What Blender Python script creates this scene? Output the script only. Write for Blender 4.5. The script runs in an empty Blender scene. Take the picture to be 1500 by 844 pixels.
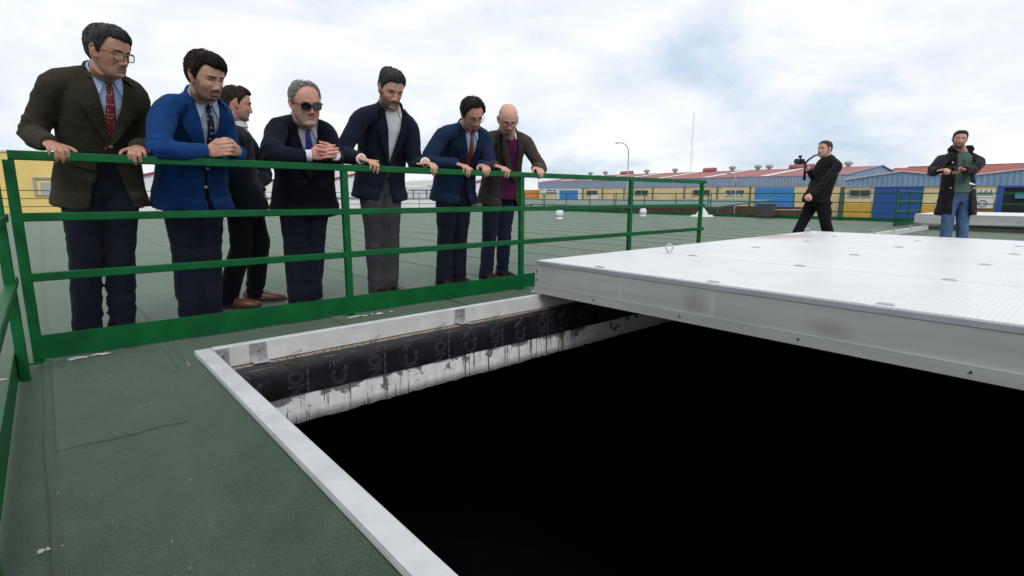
import bpy, bmesh, math, random
import numpy as np
from mathutils import Vector, Matrix, noise as mnoise
from mathutils.bvhtree import BVHTree

random.seed(7); np.random.seed(7)
S = bpy.context.scene
COL = S.collection
PI = math.pi

# ---------------------------------------------------------------- camera
def make_camera():
    pitch, roll, yaw = 0.1732, 0.0039, 0.7212
    fw = Vector((math.sin(yaw)*math.cos(pitch), math.cos(yaw)*math.cos(pitch), -math.sin(pitch)))
    r = Vector((math.cos(yaw), -math.sin(yaw), 0)); u = r.cross(fw)
    r2 = r*math.cos(roll)+u*math.sin(roll); u2 = u*math.cos(roll)-r*math.sin(roll)
    cd = bpy.data.cameras.new('camera'); co = bpy.data.objects.new('camera', cd); COL.objects.link(co)
    m = Matrix((( r2.x, u2.x, -fw.x, 0), (r2.y, u2.y, -fw.y, 0), (r2.z, u2.z, -fw.z, 0.802), (0, 0, 0, 1)))
    co.matrix_world = m
    cd.sensor_width = 36; cd.lens = 36*771.66/1500; cd.clip_start = 0.02; cd.clip_end = 6000
    S.camera = co
make_camera()
S.render.resolution_x, S.render.resolution_y = 1024, 576
S.view_settings.view_transform = 'Standard'; S.view_settings.look = 'None'
S.view_settings.exposure = 0.06; S.view_settings.gamma = 1

# ---------------------------------------------------------------- sky and sun
SUN_EL, SUN_AZ = math.radians(46), math.radians(-152)     # azimuth from +Y towards +X
def make_world():
    w = bpy.data.worlds.new('World'); S.world = w; w.use_nodes = True
    nt = w.node_tree; N = nt.nodes; L = nt.links
    for n in list(N): N.remove(n)
    out = N.new('ShaderNodeOutputWorld'); bg = N.new('ShaderNodeBackground'); bg.inputs['Strength'].default_value = 0.1
    sky = N.new('ShaderNodeTexSky'); sky.sky_type = 'NISHITA'; sky.sun_disc = False
    sky.sun_elevation = SUN_EL; sky.sun_rotation = SUN_AZ; sky.air_density = 1.0; sky.dust_density = 1.5; sky.ozone_density = 2.0
    tc = N.new('ShaderNodeTexCoord')
    sep = N.new('ShaderNodeSeparateXYZ'); L.new(tc.outputs['Generated'], sep.inputs[0])
    mx = N.new('ShaderNodeMath'); mx.operation = 'MAXIMUM'; mx.inputs[1].default_value = 0.0; L.new(sep.outputs['Z'], mx.inputs[0])
    ad = N.new('ShaderNodeMath'); ad.operation = 'ADD'; ad.inputs[1].default_value = 0.30; L.new(mx.outputs[0], ad.inputs[0])
    dx = N.new('ShaderNodeMath'); dx.operation = 'DIVIDE'; L.new(sep.outputs['X'], dx.inputs[0]); L.new(ad.outputs[0], dx.inputs[1])
    dy = N.new('ShaderNodeMath'); dy.operation = 'DIVIDE'; L.new(sep.outputs['Y'], dy.inputs[0]); L.new(ad.outputs[0], dy.inputs[1])
    cm = N.new('ShaderNodeCombineXYZ'); L.new(dx.outputs[0], cm.inputs[0]); L.new(dy.outputs[0], cm.inputs[1])
    def noise(scale, detail, rough, off, dist=0.0):
        mp = N.new('ShaderNodeMapping'); mp.inputs['Location'].default_value = off; L.new(cm.outputs[0], mp.inputs[0])
        n = N.new('ShaderNodeTexNoise'); n.inputs['Scale'].default_value = scale; n.inputs['Detail'].default_value = detail
        n.inputs['Roughness'].default_value = rough; n.inputs['Distortion'].default_value = dist
        L.new(mp.outputs[0], n.inputs['Vector']); return n
    def ramp(fac, a, b, ca=(0,0,0,1), cb=(1,1,1,1)):
        r = N.new('ShaderNodeValToRGB'); r.color_ramp.elements[0].position = a; r.color_ramp.elements[1].position = b
        r.color_ramp.elements[0].color = ca; r.color_ramp.elements[1].color = cb; r.color_ramp.interpolation = 'EASE'
        L.new(fac, r.inputs[0]); return r
    cover = noise(0.85, 8, 0.55, (3.1, 0.7, 0.0), 0.3)
    cov = ramp(cover.outputs['Fac'], 0.27, 0.52)
    tone = noise(2.0, 9, 0.62, (7.3, 2.2, 1.5), 0.4)
    tn = ramp(tone.outputs['Fac'], 0.33, 0.66, (8.0, 8.55, 9.3, 1), (10.1, 10.15, 10.2, 1))
    # the clear gaps are hazy: sky texture lifted by thin high cloud
    thin = N.new('ShaderNodeMixRGB'); thin.inputs[0].default_value = 0.62; L.new(sky.outputs[0], thin.inputs[1]); thin.inputs[2].default_value = (5.6, 7.4, 9.6, 1)
    mix = N.new('ShaderNodeMixRGB'); L.new(cov.outputs[0], mix.inputs[0]); L.new(thin.outputs[0], mix.inputs[1]); L.new(tn.outputs[0], mix.inputs[2])
    L.new(mix.outputs[0], bg.inputs['Color']); L.new(bg.outputs[0], out.inputs[0])
make_world()
sd = bpy.data.lights.new('sun', 'SUN'); sd.energy = 1.5; sd.angle = math.radians(24); sd.color = (1, 0.96, 0.9)
so = bpy.data.objects.new('sun', sd); COL.objects.link(so)
_sv = Vector((math.sin(SUN_AZ)*math.cos(SUN_EL), math.cos(SUN_AZ)*math.cos(SUN_EL), math.sin(SUN_EL)))
so.rotation_euler = _sv.to_track_quat('Z', 'Y').to_euler(); so.location = _sv*60

# ---------------------------------------------------------------- helpers
def tag(o, label=None, cat=None, group=None, kind=None):
    if label: o['label'] = label
    if cat: o['category'] = cat
    if group: o['group'] = group
    if kind: o['kind'] = kind
    return o

def empty(name, loc=(0, 0, 0), rz=0, label=None, cat=None, group=None):
    o = bpy.data.objects.new(name, None); COL.objects.link(o); o.empty_display_size = 0.1
    o.location = loc; o.rotation_euler = (0, 0, rz)
    return tag(o, label, cat, group)

class MB:
    """collects vertices and faces; build() links them as one mesh object"""
    def __init__(s): s.v = []; s.f = []; s.m = []
    def add(s, vs, fs, mi=0):
        b = len(s.v); s.v.extend([tuple(map(float, v)) for v in vs]); s.f.extend([tuple(b+i for i in f) for f in fs]); s.m.extend([mi]*len(fs)); return s
    def box(s, lo, hi, mi=0):
        x0, y0, z0 = lo; x1, y1, z1 = hi
        vs = [(x0,y0,z0),(x1,y0,z0),(x1,y1,z0),(x0,y1,z0),(x0,y0,z1),(x1,y0,z1),(x1,y1,z1),(x0,y1,z1)]
        return s.add(vs, [(0,3,2,1),(4,5,6,7),(0,1,5,4),(1,2,6,5),(2,3,7,6),(3,0,4,7)], mi)
    def beam(s, a, b, w, h, up=(0, 0, 1), mi=0, ch=0.0):
        """rectangular bar from a to b, w wide and h tall, optionally chamfered"""
        a = Vector(a); b = Vector(b); d = (b-a).normalized(); up = Vector(up)
        l = d.cross(up)
        if l.length < 1e-4: l = d.cross(Vector((0, 1, 0)))
        l.normalize(); u = l.cross(d)
        if ch > 0:
            prof = [(-w/2+ch,-h/2),(w/2-ch,-h/2),(w/2,-h/2+ch),(w/2,h/2-ch),(w/2-ch,h/2),(-w/2+ch,h/2),(-w/2,h/2-ch),(-w/2,-h/2+ch)]
        else: prof = [(-w/2,-h/2),(w/2,-h/2),(w/2,h/2),(-w/2,h/2)]
        n = len(prof)
        vs = [a+l*x+u*y for x, y in prof]+[b+l*x+u*y for x, y in prof]
        fs = [(i, (i+1) % n, n+(i+1) % n, n+i) for i in range(n)]+[tuple(range(n-1, -1, -1)), tuple(range(n, 2*n))]
        return s.add(vs, fs, mi)
    def rings(s, R, cap=True, closed=False, mi=0):
        n = len(R[0]); vs = [v for r in R for v in r]; fs = []
        m = len(R)
        for j in range(m if closed else m-1):
            k = (j+1) % m
            for i in range(n):
                i2 = (i+1) % n
                fs.append((j*n+i, j*n+i2, k*n+i2, k*n+i))
        if cap and not closed: fs += [tuple(range(n-1, -1, -1)), tuple((m-1)*n+i for i in range(n))]
        return s.add(vs, fs, mi)
    def tube(s, pts, rad, seg=10, cap=True, closed=False, flat=1.0, up=(0, 0, 1), mi=0, round_ends=False):
        P = [Vector(p) for p in pts]; n = len(P)
        if not hasattr(rad, '__len__'): rad = [rad]*n
        rad = list(rad)
        if round_ends:
            d0 = (P[0]-P[1]).normalized(); d1 = (P[-1]-P[-2]).normalized(); r0, r1 = rad[0], rad[-1]
            P = [P[0]+d0*r0*.95, P[0]+d0*r0*.6]+P+[P[-1]+d1*r1*.6, P[-1]+d1*r1*.95]; rad = [r0*.3, r0*.8]+rad+[r1*.8, r1*.3]; n += 4
        R = []; prev = None
        for i in range(n):
            if closed: d = P[(i+1) % n]-P[i-1]
            else: d = P[min(i+1, n-1)]-P[max(i-1, 0)]
            d.normalize()
            l = d.cross(Vector(up)) if prev is None else prev-d*prev.dot(d)
            if l.length < 1e-3: l = d.cross(Vector((0, 1, 0.2)))
            l.normalize(); prev = l; u = l.cross(d)
            R.append([P[i]+l*math.cos(a)*rad[i]+u*math.sin(a)*rad[i]*flat for a in (2*PI*k/seg for k in range(seg))])
        return s.rings(R, cap, closed, mi)
    def ell(s, c, rx, ry, rz, M=None, seg=16, rg=10, mi=0):
        c = Vector(c); R = []
        for j in range(1, rg):
            t = PI*j/rg
            ring = []
            for i in range(seg):
                a = 2*PI*i/seg
                q = Vector((rx*math.sin(t)*math.cos(a), ry*math.sin(t)*math.sin(a), -rz*math.cos(t)))
                ring.append(c+(M @ q if M is not None else q))
            R.append(ring)
        return s.rings(R, True, mi=mi)
    def lathe(s, prof, c=(0, 0, 0), seg=16, mi=0):
        c = Vector(c)
        return s.rings([[c+Vector((r*math.cos(2*PI*i/seg), r*math.sin(2*PI*i/seg), z)) for i in range(seg)] for r, z in prof], True, mi=mi)
    def build(s, name, mat, parent=None, smooth=False, label=None, cat=None, group=None, kind=None, bevel=0.0, autosmooth=None):
        me = bpy.data.meshes.new(name); me.from_pydata(s.v, [], s.f)
        mats = mat if isinstance(mat, (list, tuple)) else [mat]
        for m in mats: me.materials.append(m)
        if len(mats) > 1: me.polygons.foreach_set('material_index', s.m)
        me.polygons.foreach_set('use_smooth', [smooth]*len(me.polygons))
        if autosmooth is not None: me.set_sharp_from_angle(angle=math.radians(autosmooth))
        me.update()
        o = bpy.data.objects.new(name, me); COL.objects.link(o)
        if parent: o.parent = parent
        if bevel:
            b = o.modifiers.new('bevel', 'BEVEL'); b.width = bevel; b.segments = 2; b.limit_method = 'ANGLE'
        return tag(o, label, cat, group, kind)

def link_mesh(name, me, parent=None):
    o = bpy.data.objects.new(name, me); COL.objects.link(o); o.parent = parent; return o

# ---------------------------------------------------------------- materials
MATS = {}
def mat(name, col, rough=0.6, metal=0.0, var=0.15, vscale=6.0, bump=0.0, bscale=40.0, spec=0.5, detail=6, col2=None, stretch=(1, 1, 1), sheen=0.0, lo=0.35, hi=0.65):
    if name in MATS: return MATS[name]
    m = bpy.data.materials.new(name); MATS[name] = m; m.use_nodes = True
    nt = m.node_tree; N = nt.nodes; L = nt.links; b = N['Principled BSDF']
    b.inputs['Roughness'].default_value = rough; b.inputs['Metallic'].default_value = metal
    b.inputs['Specular IOR Level'].default_value = spec
    if sheen: b.inputs['Sheen Weight'].default_value = sheen; b.inputs['Sheen Roughness'].default_value = 0.5
    tc = N.new('ShaderNodeTexCoord'); mp = N.new('ShaderNodeMapping'); mp.inputs['Scale'].default_value = stretch
    L.new(tc.outputs['Object'], mp.inputs[0])
    if var or col2:
        n = N.new('ShaderNodeTexNoise'); n.inputs['Scale'].default_value = vscale; n.inputs['Detail'].default_value = detail; n.inputs['Roughness'].default_value = .62
        L.new(mp.outputs[0], n.inputs['Vector'])
        r = N.new('ShaderNodeValToRGB'); r.color_ramp.elements[0].position = lo; r.color_ramp.elements[1].position = hi
        c2 = col2 or tuple(min(1, c*(1+var)) for c in col); c1 = col if col2 else tuple(c*(1-var) for c in col)
        r.color_ramp.elements[0].color = (*c1, 1); r.color_ramp.elements[1].color = (*c2, 1)
        L.new(n.outputs['Fac'], r.inputs[0]); L.new(r.outputs[0], b.inputs['Base Color'])
        rr = N.new('ShaderNodeMapRange'); rr.inputs['To Min'].default_value = max(0, rough-.08); rr.inputs['To Max'].default_value = min(1, rough+.08)
        L.new(n.outputs['Fac'], rr.inputs[0]); L.new(rr.outputs[0], b.inputs['Roughness'])
    else: b.inputs['Base Color'].default_value = (*col, 1)
    if bump:
        n2 = N.new('ShaderNodeTexNoise'); n2.inputs['Scale'].default_value = bscale; n2.inputs['Detail'].default_value = 4
        L.new(mp.outputs[0], n2.inputs['Vector'])
        bp = N.new('ShaderNodeBump'); bp.inputs['Strength'].default_value = bump; bp.inputs['Distance'].default_value = 0.01
        L.new(n2.outputs['Fac'], bp.inputs['Height']); L.new(bp.outputs[0], b.inputs['Normal'])
    return m

def nodes_of(m): return m.node_tree.nodes, m.node_tree.links, m.node_tree.nodes['Principled BSDF']

def felt_material():
    """green mineral felt: gritty granules, dusty patches, faint tar bleed along the lap at local x = 0"""
    m = bpy.data.materials.new('green_mineral_felt'); m.use_nodes = True
    N, L, b = nodes_of(m)
    b.inputs['Roughness'].default_value = 0.62; b.inputs['Specular IOR Level'].default_value = 0.25
    b.inputs['Sheen Weight'].default_value = 0.26; b.inputs['Sheen Roughness'].default_value = 0.45; b.inputs['Sheen Tint'].default_value = (.80, 1, .80, 1)
    g = N.new('ShaderNodeNewGeometry')
    def nz(scale, det, rough=.6):
        n = N.new('ShaderNodeTexNoise'); n.inputs['Scale'].default_value = scale; n.inputs['Detail'].default_value = det; n.inputs['Roughness'].default_value = rough
        L.new(g.outputs['Position'], n.inputs['Vector']); return n
    def ramp(src, a, ca, bb, cb):
        r = N.new('ShaderNodeValToRGB'); r.color_ramp.elements[0].position = a; r.color_ramp.elements[1].position = bb
        r.color_ramp.elements[0].color = ca; r.color_ramp.elements[1].color = cb; L.new(src, r.inputs[0]); return r
    big = ramp(nz(0.55, 5).outputs['Fac'], .35, (0.031, 0.056, 0.034, 1), .7, (0.050, 0.077, 0.050, 1))
    grit = nz(170, 3, .7); gr = ramp(grit.outputs['Fac'], .3, (.55, .55, .55, 1), .72, (1.45, 1.45, 1.45, 1))
    m1 = N.new('ShaderNodeMixRGB'); m1.blend_type = 'MULTIPLY'; m1.inputs[0].default_value = 1
    L.new(big.outputs[0], m1.inputs[1]); L.new(gr.outputs[0], m1.inputs[2])
    mid = ramp(nz(5, 9, .78).outputs['Fac'], .32, (.66, .68, .67, 1), .68, (1.28, 1.26, 1.26, 1))
    m2 = N.new('ShaderNodeMixRGB'); m2.blend_type = 'MULTIPLY'; m2.inputs[0].default_value = 1
    L.new(m1.outputs[0], m2.inputs[1]); L.new(mid.outputs[0], m2.inputs[2])
    # pale chips scattered on the felt
    vo = N.new('ShaderNodeTexVoronoi'); vo.inputs['Scale'].default_value = 9; L.new(g.outputs['Position'], vo.inputs['Vector'])
    ch = ramp(vo.outputs['Distance'], .008, (.6, .6, .6, 1), .016, (0, 0, 0, 1))
    m3 = N.new('ShaderNodeMixRGB'); L.new(ch.outputs[0], m3.inputs[0]); L.new(m2.outputs[0], m3.inputs[1]); m3.inputs[2].default_value = (.5, .52, .5, 1)
    # tar bleed on the lap edge
    tc = N.new('ShaderNodeTexCoord'); sp = N.new('ShaderNodeSeparateXYZ'); L.new(tc.outputs['Object'], sp.inputs[0])
    wob = nz(6, 4); ad = N.new('ShaderNodeMath'); ad.operation = 'MULTIPLY_ADD'; ad.inputs[1].default_value = -.012; L.new(wob.outputs['Fac'], ad.inputs[0]); L.new(sp.outputs['X'], ad.inputs[2])
    tb = ramp(ad.outputs[0], -.016, (.45, .45, .45, 1), -.012, (0, 0, 0, 1))
    m4 = N.new('ShaderNodeMixRGB'); L.new(tb.outputs[0], m4.inputs[0]); L.new(m3.outputs[0], m4.inputs[1]); m4.inputs[2].default_value = (.022, .03, .026, 1)
    L.new(m4.outputs[0], b.inputs['Base Color'])
    bp = N.new('ShaderNodeBump'); bp.inputs['Strength'].default_value = .55; bp.inputs['Distance'].default_value = .004
    L.new(grit.outputs['Fac'], bp.inputs['Height']); L.new(bp.outputs[0], b.inputs['Normal'])
    return m
FELT = felt_material()
GREEN = mat('green_gloss_paint', (0.002, 0.088, 0.023), rough=.45, var=.2, vscale=7, bump=.08, bscale=45, spec=.2)
ALU = mat('mill_aluminium', (0.42, 0.43, 0.42), rough=.45, metal=.35, var=.13, vscale=2.6, bump=.02, bscale=14, stretch=(1, .25, 2.5))
ALU_EDGE = mat('aluminium_trim', (0.42, 0.44, 0.47), rough=.5, metal=.6, var=.08, vscale=5)
WHITE_ALU = mat('white_coated_aluminium', (0.53, 0.54, 0.555), rough=.45, var=.10, vscale=7, bump=.03, bscale=30)
STEEL = mat('galvanised_steel', (0.5, 0.51, 0.52), rough=.38, metal=.9, var=.2, vscale=30)
ZINC = mat('zinc_bracket', (0.47, 0.47, 0.48), rough=.45, metal=.7, var=.15, vscale=25)
BOLT = mat('dark_steel_screw', (0.08, 0.08, 0.085), rough=.4, metal=.8, var=.1)
TANK = mat('shade_black', (0.012, 0.013, 0.014), rough=.9, var=.3, vscale=1.5, spec=.1)  # shade put into the colour: near black keeps the pit dark
CONC = mat('weathered_concrete', (0.24, 0.235, 0.22), rough=.9, var=.25, vscale=4, bump=.3, bscale=30)
ASPH = mat('asphalt', (0.052, 0.052, 0.054), rough=.9, var=.25, vscale=.8, bump=.3, bscale=60)
EARTH = mat('distant_land', (0.10, 0.105, 0.07), rough=1, var=.3, vscale=.02)
# ================================================================ SETTING
RX0, RX1, RY0, RY1 = -6.0, 20.8, -9.0, 30.6          # roof of the tank
HX0, HX1, HY0, HY1 = 0.52, 7.75, -2.45, 2.58         # open hatch in it
GZ = -2.6                                            # street level
def build_ground():
    mb = MB(); B = 5000
    for lo, hi in (((-B, -B), (B, RY0-.3)), ((-B, RY1+.3), (B, B)), ((-B, RY0-.3), (RX0-.3, RY1+.3)), ((RX1+.3, RY0-.3), (B, RY1+.3))):
        mb.add([(lo[0], lo[1], GZ-.01), (hi[0], lo[1], GZ-.01), (hi[0], hi[1], GZ-.01), (lo[0], hi[1], GZ-.01)], [(0, 1, 2, 3)])
    mb.build('ground', EARTH, kind='structure')
    mb = MB(); mb.add([(RX1+3, -60, GZ), (59, -60, GZ), (59, 110, GZ), (RX1+3, 110, GZ)], [(0, 1, 2, 3)])
    mb.add([(-80, RY1+3, GZ), (RX1+2.9, RY1+3, GZ), (RX1+2.9, 58, GZ), (-80, 58, GZ)], [(0, 1, 2, 3)])
    mb.build('road', ASPH, kind='structure')
build_ground()

def build_tank():
    mb = MB()                                        # inside of the tank, wider than its hatch; darkness put into its colour
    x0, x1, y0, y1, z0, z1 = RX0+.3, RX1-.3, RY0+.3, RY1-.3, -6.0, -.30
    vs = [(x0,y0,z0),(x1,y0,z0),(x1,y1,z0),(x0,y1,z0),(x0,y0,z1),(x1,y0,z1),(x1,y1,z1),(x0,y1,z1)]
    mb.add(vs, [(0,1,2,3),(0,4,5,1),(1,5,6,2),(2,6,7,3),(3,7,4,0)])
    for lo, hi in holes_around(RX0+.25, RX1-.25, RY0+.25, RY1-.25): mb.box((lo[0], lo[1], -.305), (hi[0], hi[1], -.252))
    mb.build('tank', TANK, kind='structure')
def holes_around(x0, x1, y0, y1, e=.012):
    return [((x0, y0), (x1, HY0-e)), ((x0, HY1+e), (x1, y1)), ((x0, HY0-e), (HX0-e, HY1+e)), ((HX1+e, HY0-e), (x1, HY1+e))]
build_tank()
def build_roof():
    mb = MB()
    for lo, hi in holes_around(RX0, RX1, RY0, RY1, 0.0): mb.box((lo[0], lo[1], -.25), (hi[0], hi[1], -.012))
    for a, b in (((RX0-.02, RY0, GZ), (RX0+.2, RY1, -.02)), ((RX1-.2, RY0, GZ), (RX1+.02, RY1, -.02)), ((RX0, RY1-.2, GZ), (RX1, RY1+.02, -.02)), ((RX0, RY0-.02, GZ), (RX1, RY0+.2, -.02))): mb.box(a, b)
    roof = mb.build('roof', CONC, kind='structure')
    # felt sheets: strips along Y laid side by side with a lap, each cut in lengths
    xs = [-6.0, -5.2, -4.25, -3.3, -2.35, -1.4, -.62, -.06, .385, .447]
    xs[-1] = .447
    xs.append(1.36)
    while xs[-1] < 20.0: xs.append(xs[-1]+.95)
    xs[-1] = RX1
    rnd = random.Random(3)
    def sheet(x0, x1, y0, y1):
        w = x1-x0; n = max(2, int((y1-y0)/.45)); vs = []; fs = []
        lap = 0.0045
        for j in range(n+1):
            y = y0+(y1-y0)*j/n
            wob = .006*math.sin(y*1.7+x0*5)+.004*math.sin(y*5.1+x0)
            for x, z in ((-.02+wob, lap-.012), (-.02+wob, lap), (w*.35, .0015), (w+.0, 0.0)):
                vs.append((x, y, z+(.0015 if j % 2 else 0)*0+ (0.004 if j == n else 0)))
        for j in range(n):
            for k in range(3): fs.append((j*4+k, j*4+k+1, (j+1)*4+k+1, (j+1)*4+k))
        o = MB().add(vs, fs).build('roofing_sheet', FELT, roof, smooth=False); o.location = (x0, 0, 0)
    for i in range(len(xs)-1):
        x0, x1 = xs[i], xs[i+1]
        spans = [(RY0, RY1)]
        if x1 > .46 and x0 < HX1+.1: spans = [(RY0, HY0-.14), (2.70, RY1)]
        for a, b in spans:
            y = a; 
            while y < b-.01:
                l = rnd.uniform(4.5, 8.5); e = min(b, y+l)
                if b-e < 1.5: e = b
                sheet(x0, x1, y, e); y = e
    # narrow patch course laid over the sheets beside the hatch (its edge shows in the foreground)
    mb = MB(); n = 14; vs = []; fs = []
    for j in range(n+1):
        x = -.055+(.385+.055)*j/n
        for y, z in ((2.088+.006*math.sin(j*.9), -.002), (2.10+.006*math.sin(j*.9), .0066), (3.25, .0064)): vs.append((x-(-3), y, z))
    for j in range(n):
        for k in range(2): fs.append((j*3+k, (j+1)*3+k, (j+1)*3+k+1, j*3+k+1))
    o = mb.add(vs, fs).build('roofing_sheet', FELT, roof); o.location = (-3, 0, 0)
    # felt dressed up to the underside of the left frame bar
    mb = MB(); vs = []; fs = []; n = 40
    for j in range(n+1):
        y = -2.4+5.06*j/n
        for x, z in ((.285+.004*math.sin(y*3), -.002), (.318+.004*math.sin(y*3), .0095), (.36, .022), (.41, .056), (.436, .072), (.4415, .073)): vs.append((x+3, y, z+.002*mnoise.noise(Vector((x*20, y*4, 0)))))
    for j in range(n):
        for k in range(5): fs.append((j*6+k, j*6+k+1, (j+1)*6+k+1, (j+1)*6+k))
    o = mb.add(vs, fs).build('roofing_sheet', FELT, roof, smooth=False); o.location = (-3, 0, 0)
    # curb of the hatch: mortar bed on top, black membrane wrapped over it, torn white coat below
    mort = mat('sandy_mortar', (0.34, 0.28, 0.19), rough=.95, var=0, col2=(0.055, 0.048, 0.04), vscale=70, bump=.8, bscale=90, lo=.42, hi=.62)
    mb = MB(); n = 180; vs = []; fs = []; X0, X1 = HX0+.004, HX1
    for i in range(n+1):
        x = X0+(X1-X0)*i/n
        w = .010*mnoise.noise(Vector((x*3, 0, 1)))
        prof = [(2.672, -.004), (2.64, .004+w*.4), (2.607, -.002+w*.6), (2.592+w*.3, -.012), (2.584, -.03)]
        for y, z in prof: vs.append((x, y, z))
    for i in range(n):
        for k in range(4): fs.append((i*5+k, i*5+k+1, (i+1)*5+k+1, (i+1)*5+k))
    mb.add(vs, fs).build('mortar_bed', mort, roof, smooth=True)
    def smooth_(v, a, b):
        t = max(0, min(1, (v-a)/(b-a))); return t*t*(3-2*t)
    memb = mat('black_bitumen_membrane', (0.010, 0.011, 0.014), rough=.36, var=.4, vscale=9, bump=.35, bscale=16, spec=.5)
    mb = MB(); vs = []; fs = []; m_ = 8
    for i in range(n+1):
        x = X0+(X1-X0)*i/n
        e = .006*mnoise.noise(Vector((x*2.3, 5, 0)))
        lip = .014*mnoise.noise(Vector((x*1.7, 9, 3)))
        lo_ = 2.594+.016*smooth_(x, 1.6, 3.4)+lip*.5; prof = [(lo_+.004, .006), (lo_-.004, .0065), (2.586, -.003), (2.577, -.022), (2.572, -.06), (2.5715, -.105), (2.572, -.15), (2.573, -.178+e)]
        for k, (y, z) in enumerate(prof):
            vs.append((x, y-.006*abs(mnoise.noise(Vector((x*7, z*9, 2))))-.004*abs(mnoise.noise(Vector((x*17+z*20, z*14, 5)))), z))
    for i in range(n):
        for k in range(m_-1): fs.append((i*m_+k, i*m_+k+1, (i+1)*m_+k+1, (i+1)*m_+k))
    mem = mb.add(vs, fs).build('bitumen_membrane', memb, roof, smooth=True)
    # printed outline lettering on the membrane: rows run up the face
    ink = mat('pale_grey_print', (0.065, 0.07, 0.085), rough=.6, var=0)
    def outline(txt, size, x, z, name, rot=PI/2, bevel=.0016, sx=1.0):
        cu = bpy.data.curves.new(name, 'FONT'); cu.body = txt; cu.size = size; cu.fill_mode = 'NONE'; cu.bevel_depth = bevel; cu.bevel_resolution = 0; cu.resolution_u = 5
        cu.align_x = 'LEFT'; t = bpy.data.objects.new(name, cu); COL.objects.link(t)
        dg = bpy.context.evaluated_depsgraph_get(); me = bpy.data.meshes.new_from_object(t.evaluated_get(dg)); bpy.data.objects.remove(t)
        mt = Matrix.Translation((x, 2.5665, z)) @ Matrix.Rotation(PI/2, 4, 'X') @ Matrix.Rotation(rot, 4, 'Z') @ Matrix.Diagonal((sx, 1, .25, 1))
        me.transform(mt); me.materials.clear(); me.materials.append(ink)
        o = link_mesh(name, me, roof)
        return o
    k = 0; x = .58
    while x < 4.2:
        outline('C', .115, x+.095, -.172, 'printed_letter')
        mb = MB()                                         # swirl emblem and dot above the letter
        cx, cz = x+.045, -.052
        for q in range(3):
            pts = [(cx-.040+.020*q+.030*t, 2.5665, cz-.020+.034*math.sin(t*PI)*(1 if q % 2 == 0 else .7)+.012*q) for t in (0, .2, .4, .6, .8, 1)]
            mb.tube(pts, .0022, 5)
        mb.tube([(cx+.050+.008*math.cos(a), 2.5665, cz-.035+.008*math.sin(a)) for a in (2*PI*i/8 for i in range(8))], .0022, 5, closed=True)
        mb.build('printed_emblem', ink, roof)
        outline('NOVA', .105, x+.295, -.188, 'printed_letter', sx=.8)
        mb = MB()                                         # line of small print beside the big letters
        for q in range(16):
            if q % 5 != 3: mb.box((x+.312, 2.5655, -.175+q*.0098), (x+.320+.006*((q*7) % 3)/2, 2.5675, -.175+q*.0098+.0055))
        mb.build('small_print', ink, roof)
        x += .425; k += 1
    # torn white coat with drip stains below the membrane
    wm = bpy.data.materials.new('torn_white_coat'); wm.use_nodes = True
    N, L, b = nodes_of(wm); b.inputs['Roughness'].default_value = .8
    tc = N.new('ShaderNodeTexCoord')
    def nz(scale, stretch, det, off=(0, 0, 0)):
        mp = N.new('ShaderNodeMapping'); mp.inputs['Scale'].default_value = stretch; mp.inputs['Location'].default_value = off; L.new(tc.outputs['Object'], mp.inputs[0])
        q = N.new('ShaderNodeTexNoise'); q.inputs['Scale'].default_value = scale; q.inputs['Detail'].default_value = det; q.inputs['Roughness'].default_value = .65; L.new(mp.outputs[0], q.inputs['Vector']); return q
    def rp(src, a, c1, bb, c2):
        r = N.new('ShaderNodeValToRGB'); r.color_ramp.elements[0].position = a; r.color_ramp.elements[1].position = bb; r.color_ramp.elements[0].color = c1; r.color_ramp.elements[1].color = c2; L.new(src, r.inputs[0]); return r
    dn_ = nz(52, (1, 1, .05), 5); dl_ = nz(2.2, (1, 1, .6), 2, (4, 0, 0)); da_ = N.new('ShaderNodeMath'); da_.operation = 'MULTIPLY_ADD'; da_.inputs[1].default_value = .42; L.new(dl_.outputs['Fac'], da_.inputs[0]); L.new(dn_.outputs['Fac'], da_.inputs[2])
    drip = rp(da_.outputs[0], .775, (0, 0, 0, 1), .82, (1, 1, 1, 1))
    sz = N.new('ShaderNodeSeparateXYZ'); L.new(tc.outputs['Object'], sz.inputs[0]); hz_ = N.new('ShaderNodeMath'); hz_.operation = 'MULTIPLY_ADD'; hz_.inputs[1].default_value = 1.5; L.new(sz.outputs['Z'], hz_.inputs[0])
    pn_ = nz(7, (1, 1, 1.3), 6, (3, 0, 1)); of_ = N.new('ShaderNodeMath'); of_.operation = 'ADD'; of_.inputs[1].default_value = .335; L.new(pn_.outputs['Fac'], of_.inputs[0]); L.new(of_.outputs[0], hz_.inputs[2])
    patch = rp(hz_.outputs[0], .555, (0, 0, 0, 1), .57, (1, 1, 1, 1))
    tone = rp(nz(30, (1, 1, .5), 4).outputs['Fac'], .3, (.60, .60, .59, 1), .7, (.80, .80, .80, 1))
    m1 = N.new('ShaderNodeMixRGB'); L.new(patch.outputs[0], m1.inputs[0]); L.new(tone.outputs[0], m1.inputs[1]); m1.inputs[2].default_value = (.17, .165, .155, 1)
    m2 = N.new('ShaderNodeMixRGB'); L.new(drip.outputs[0], m2.inputs[0]); L.new(m1.outputs[0], m2.inputs[1]); m2.inputs[2].default_value = (.085, .082, .075, 1)
    L.new(m2.outputs[0], b.inputs['Base Color'])
    bp = N.new('ShaderNodeBump'); bp.inputs['Strength'].default_value = .5; bp.inputs['Distance'].default_value = .01; L.new(nz(30, (1, 1, .4), 6).outputs['Fac'], bp.inputs['Height']); L.new(bp.outputs[0], b.inputs['Normal'])
    mb = MB(); vs = []; fs = []; n2 = 420
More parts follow.
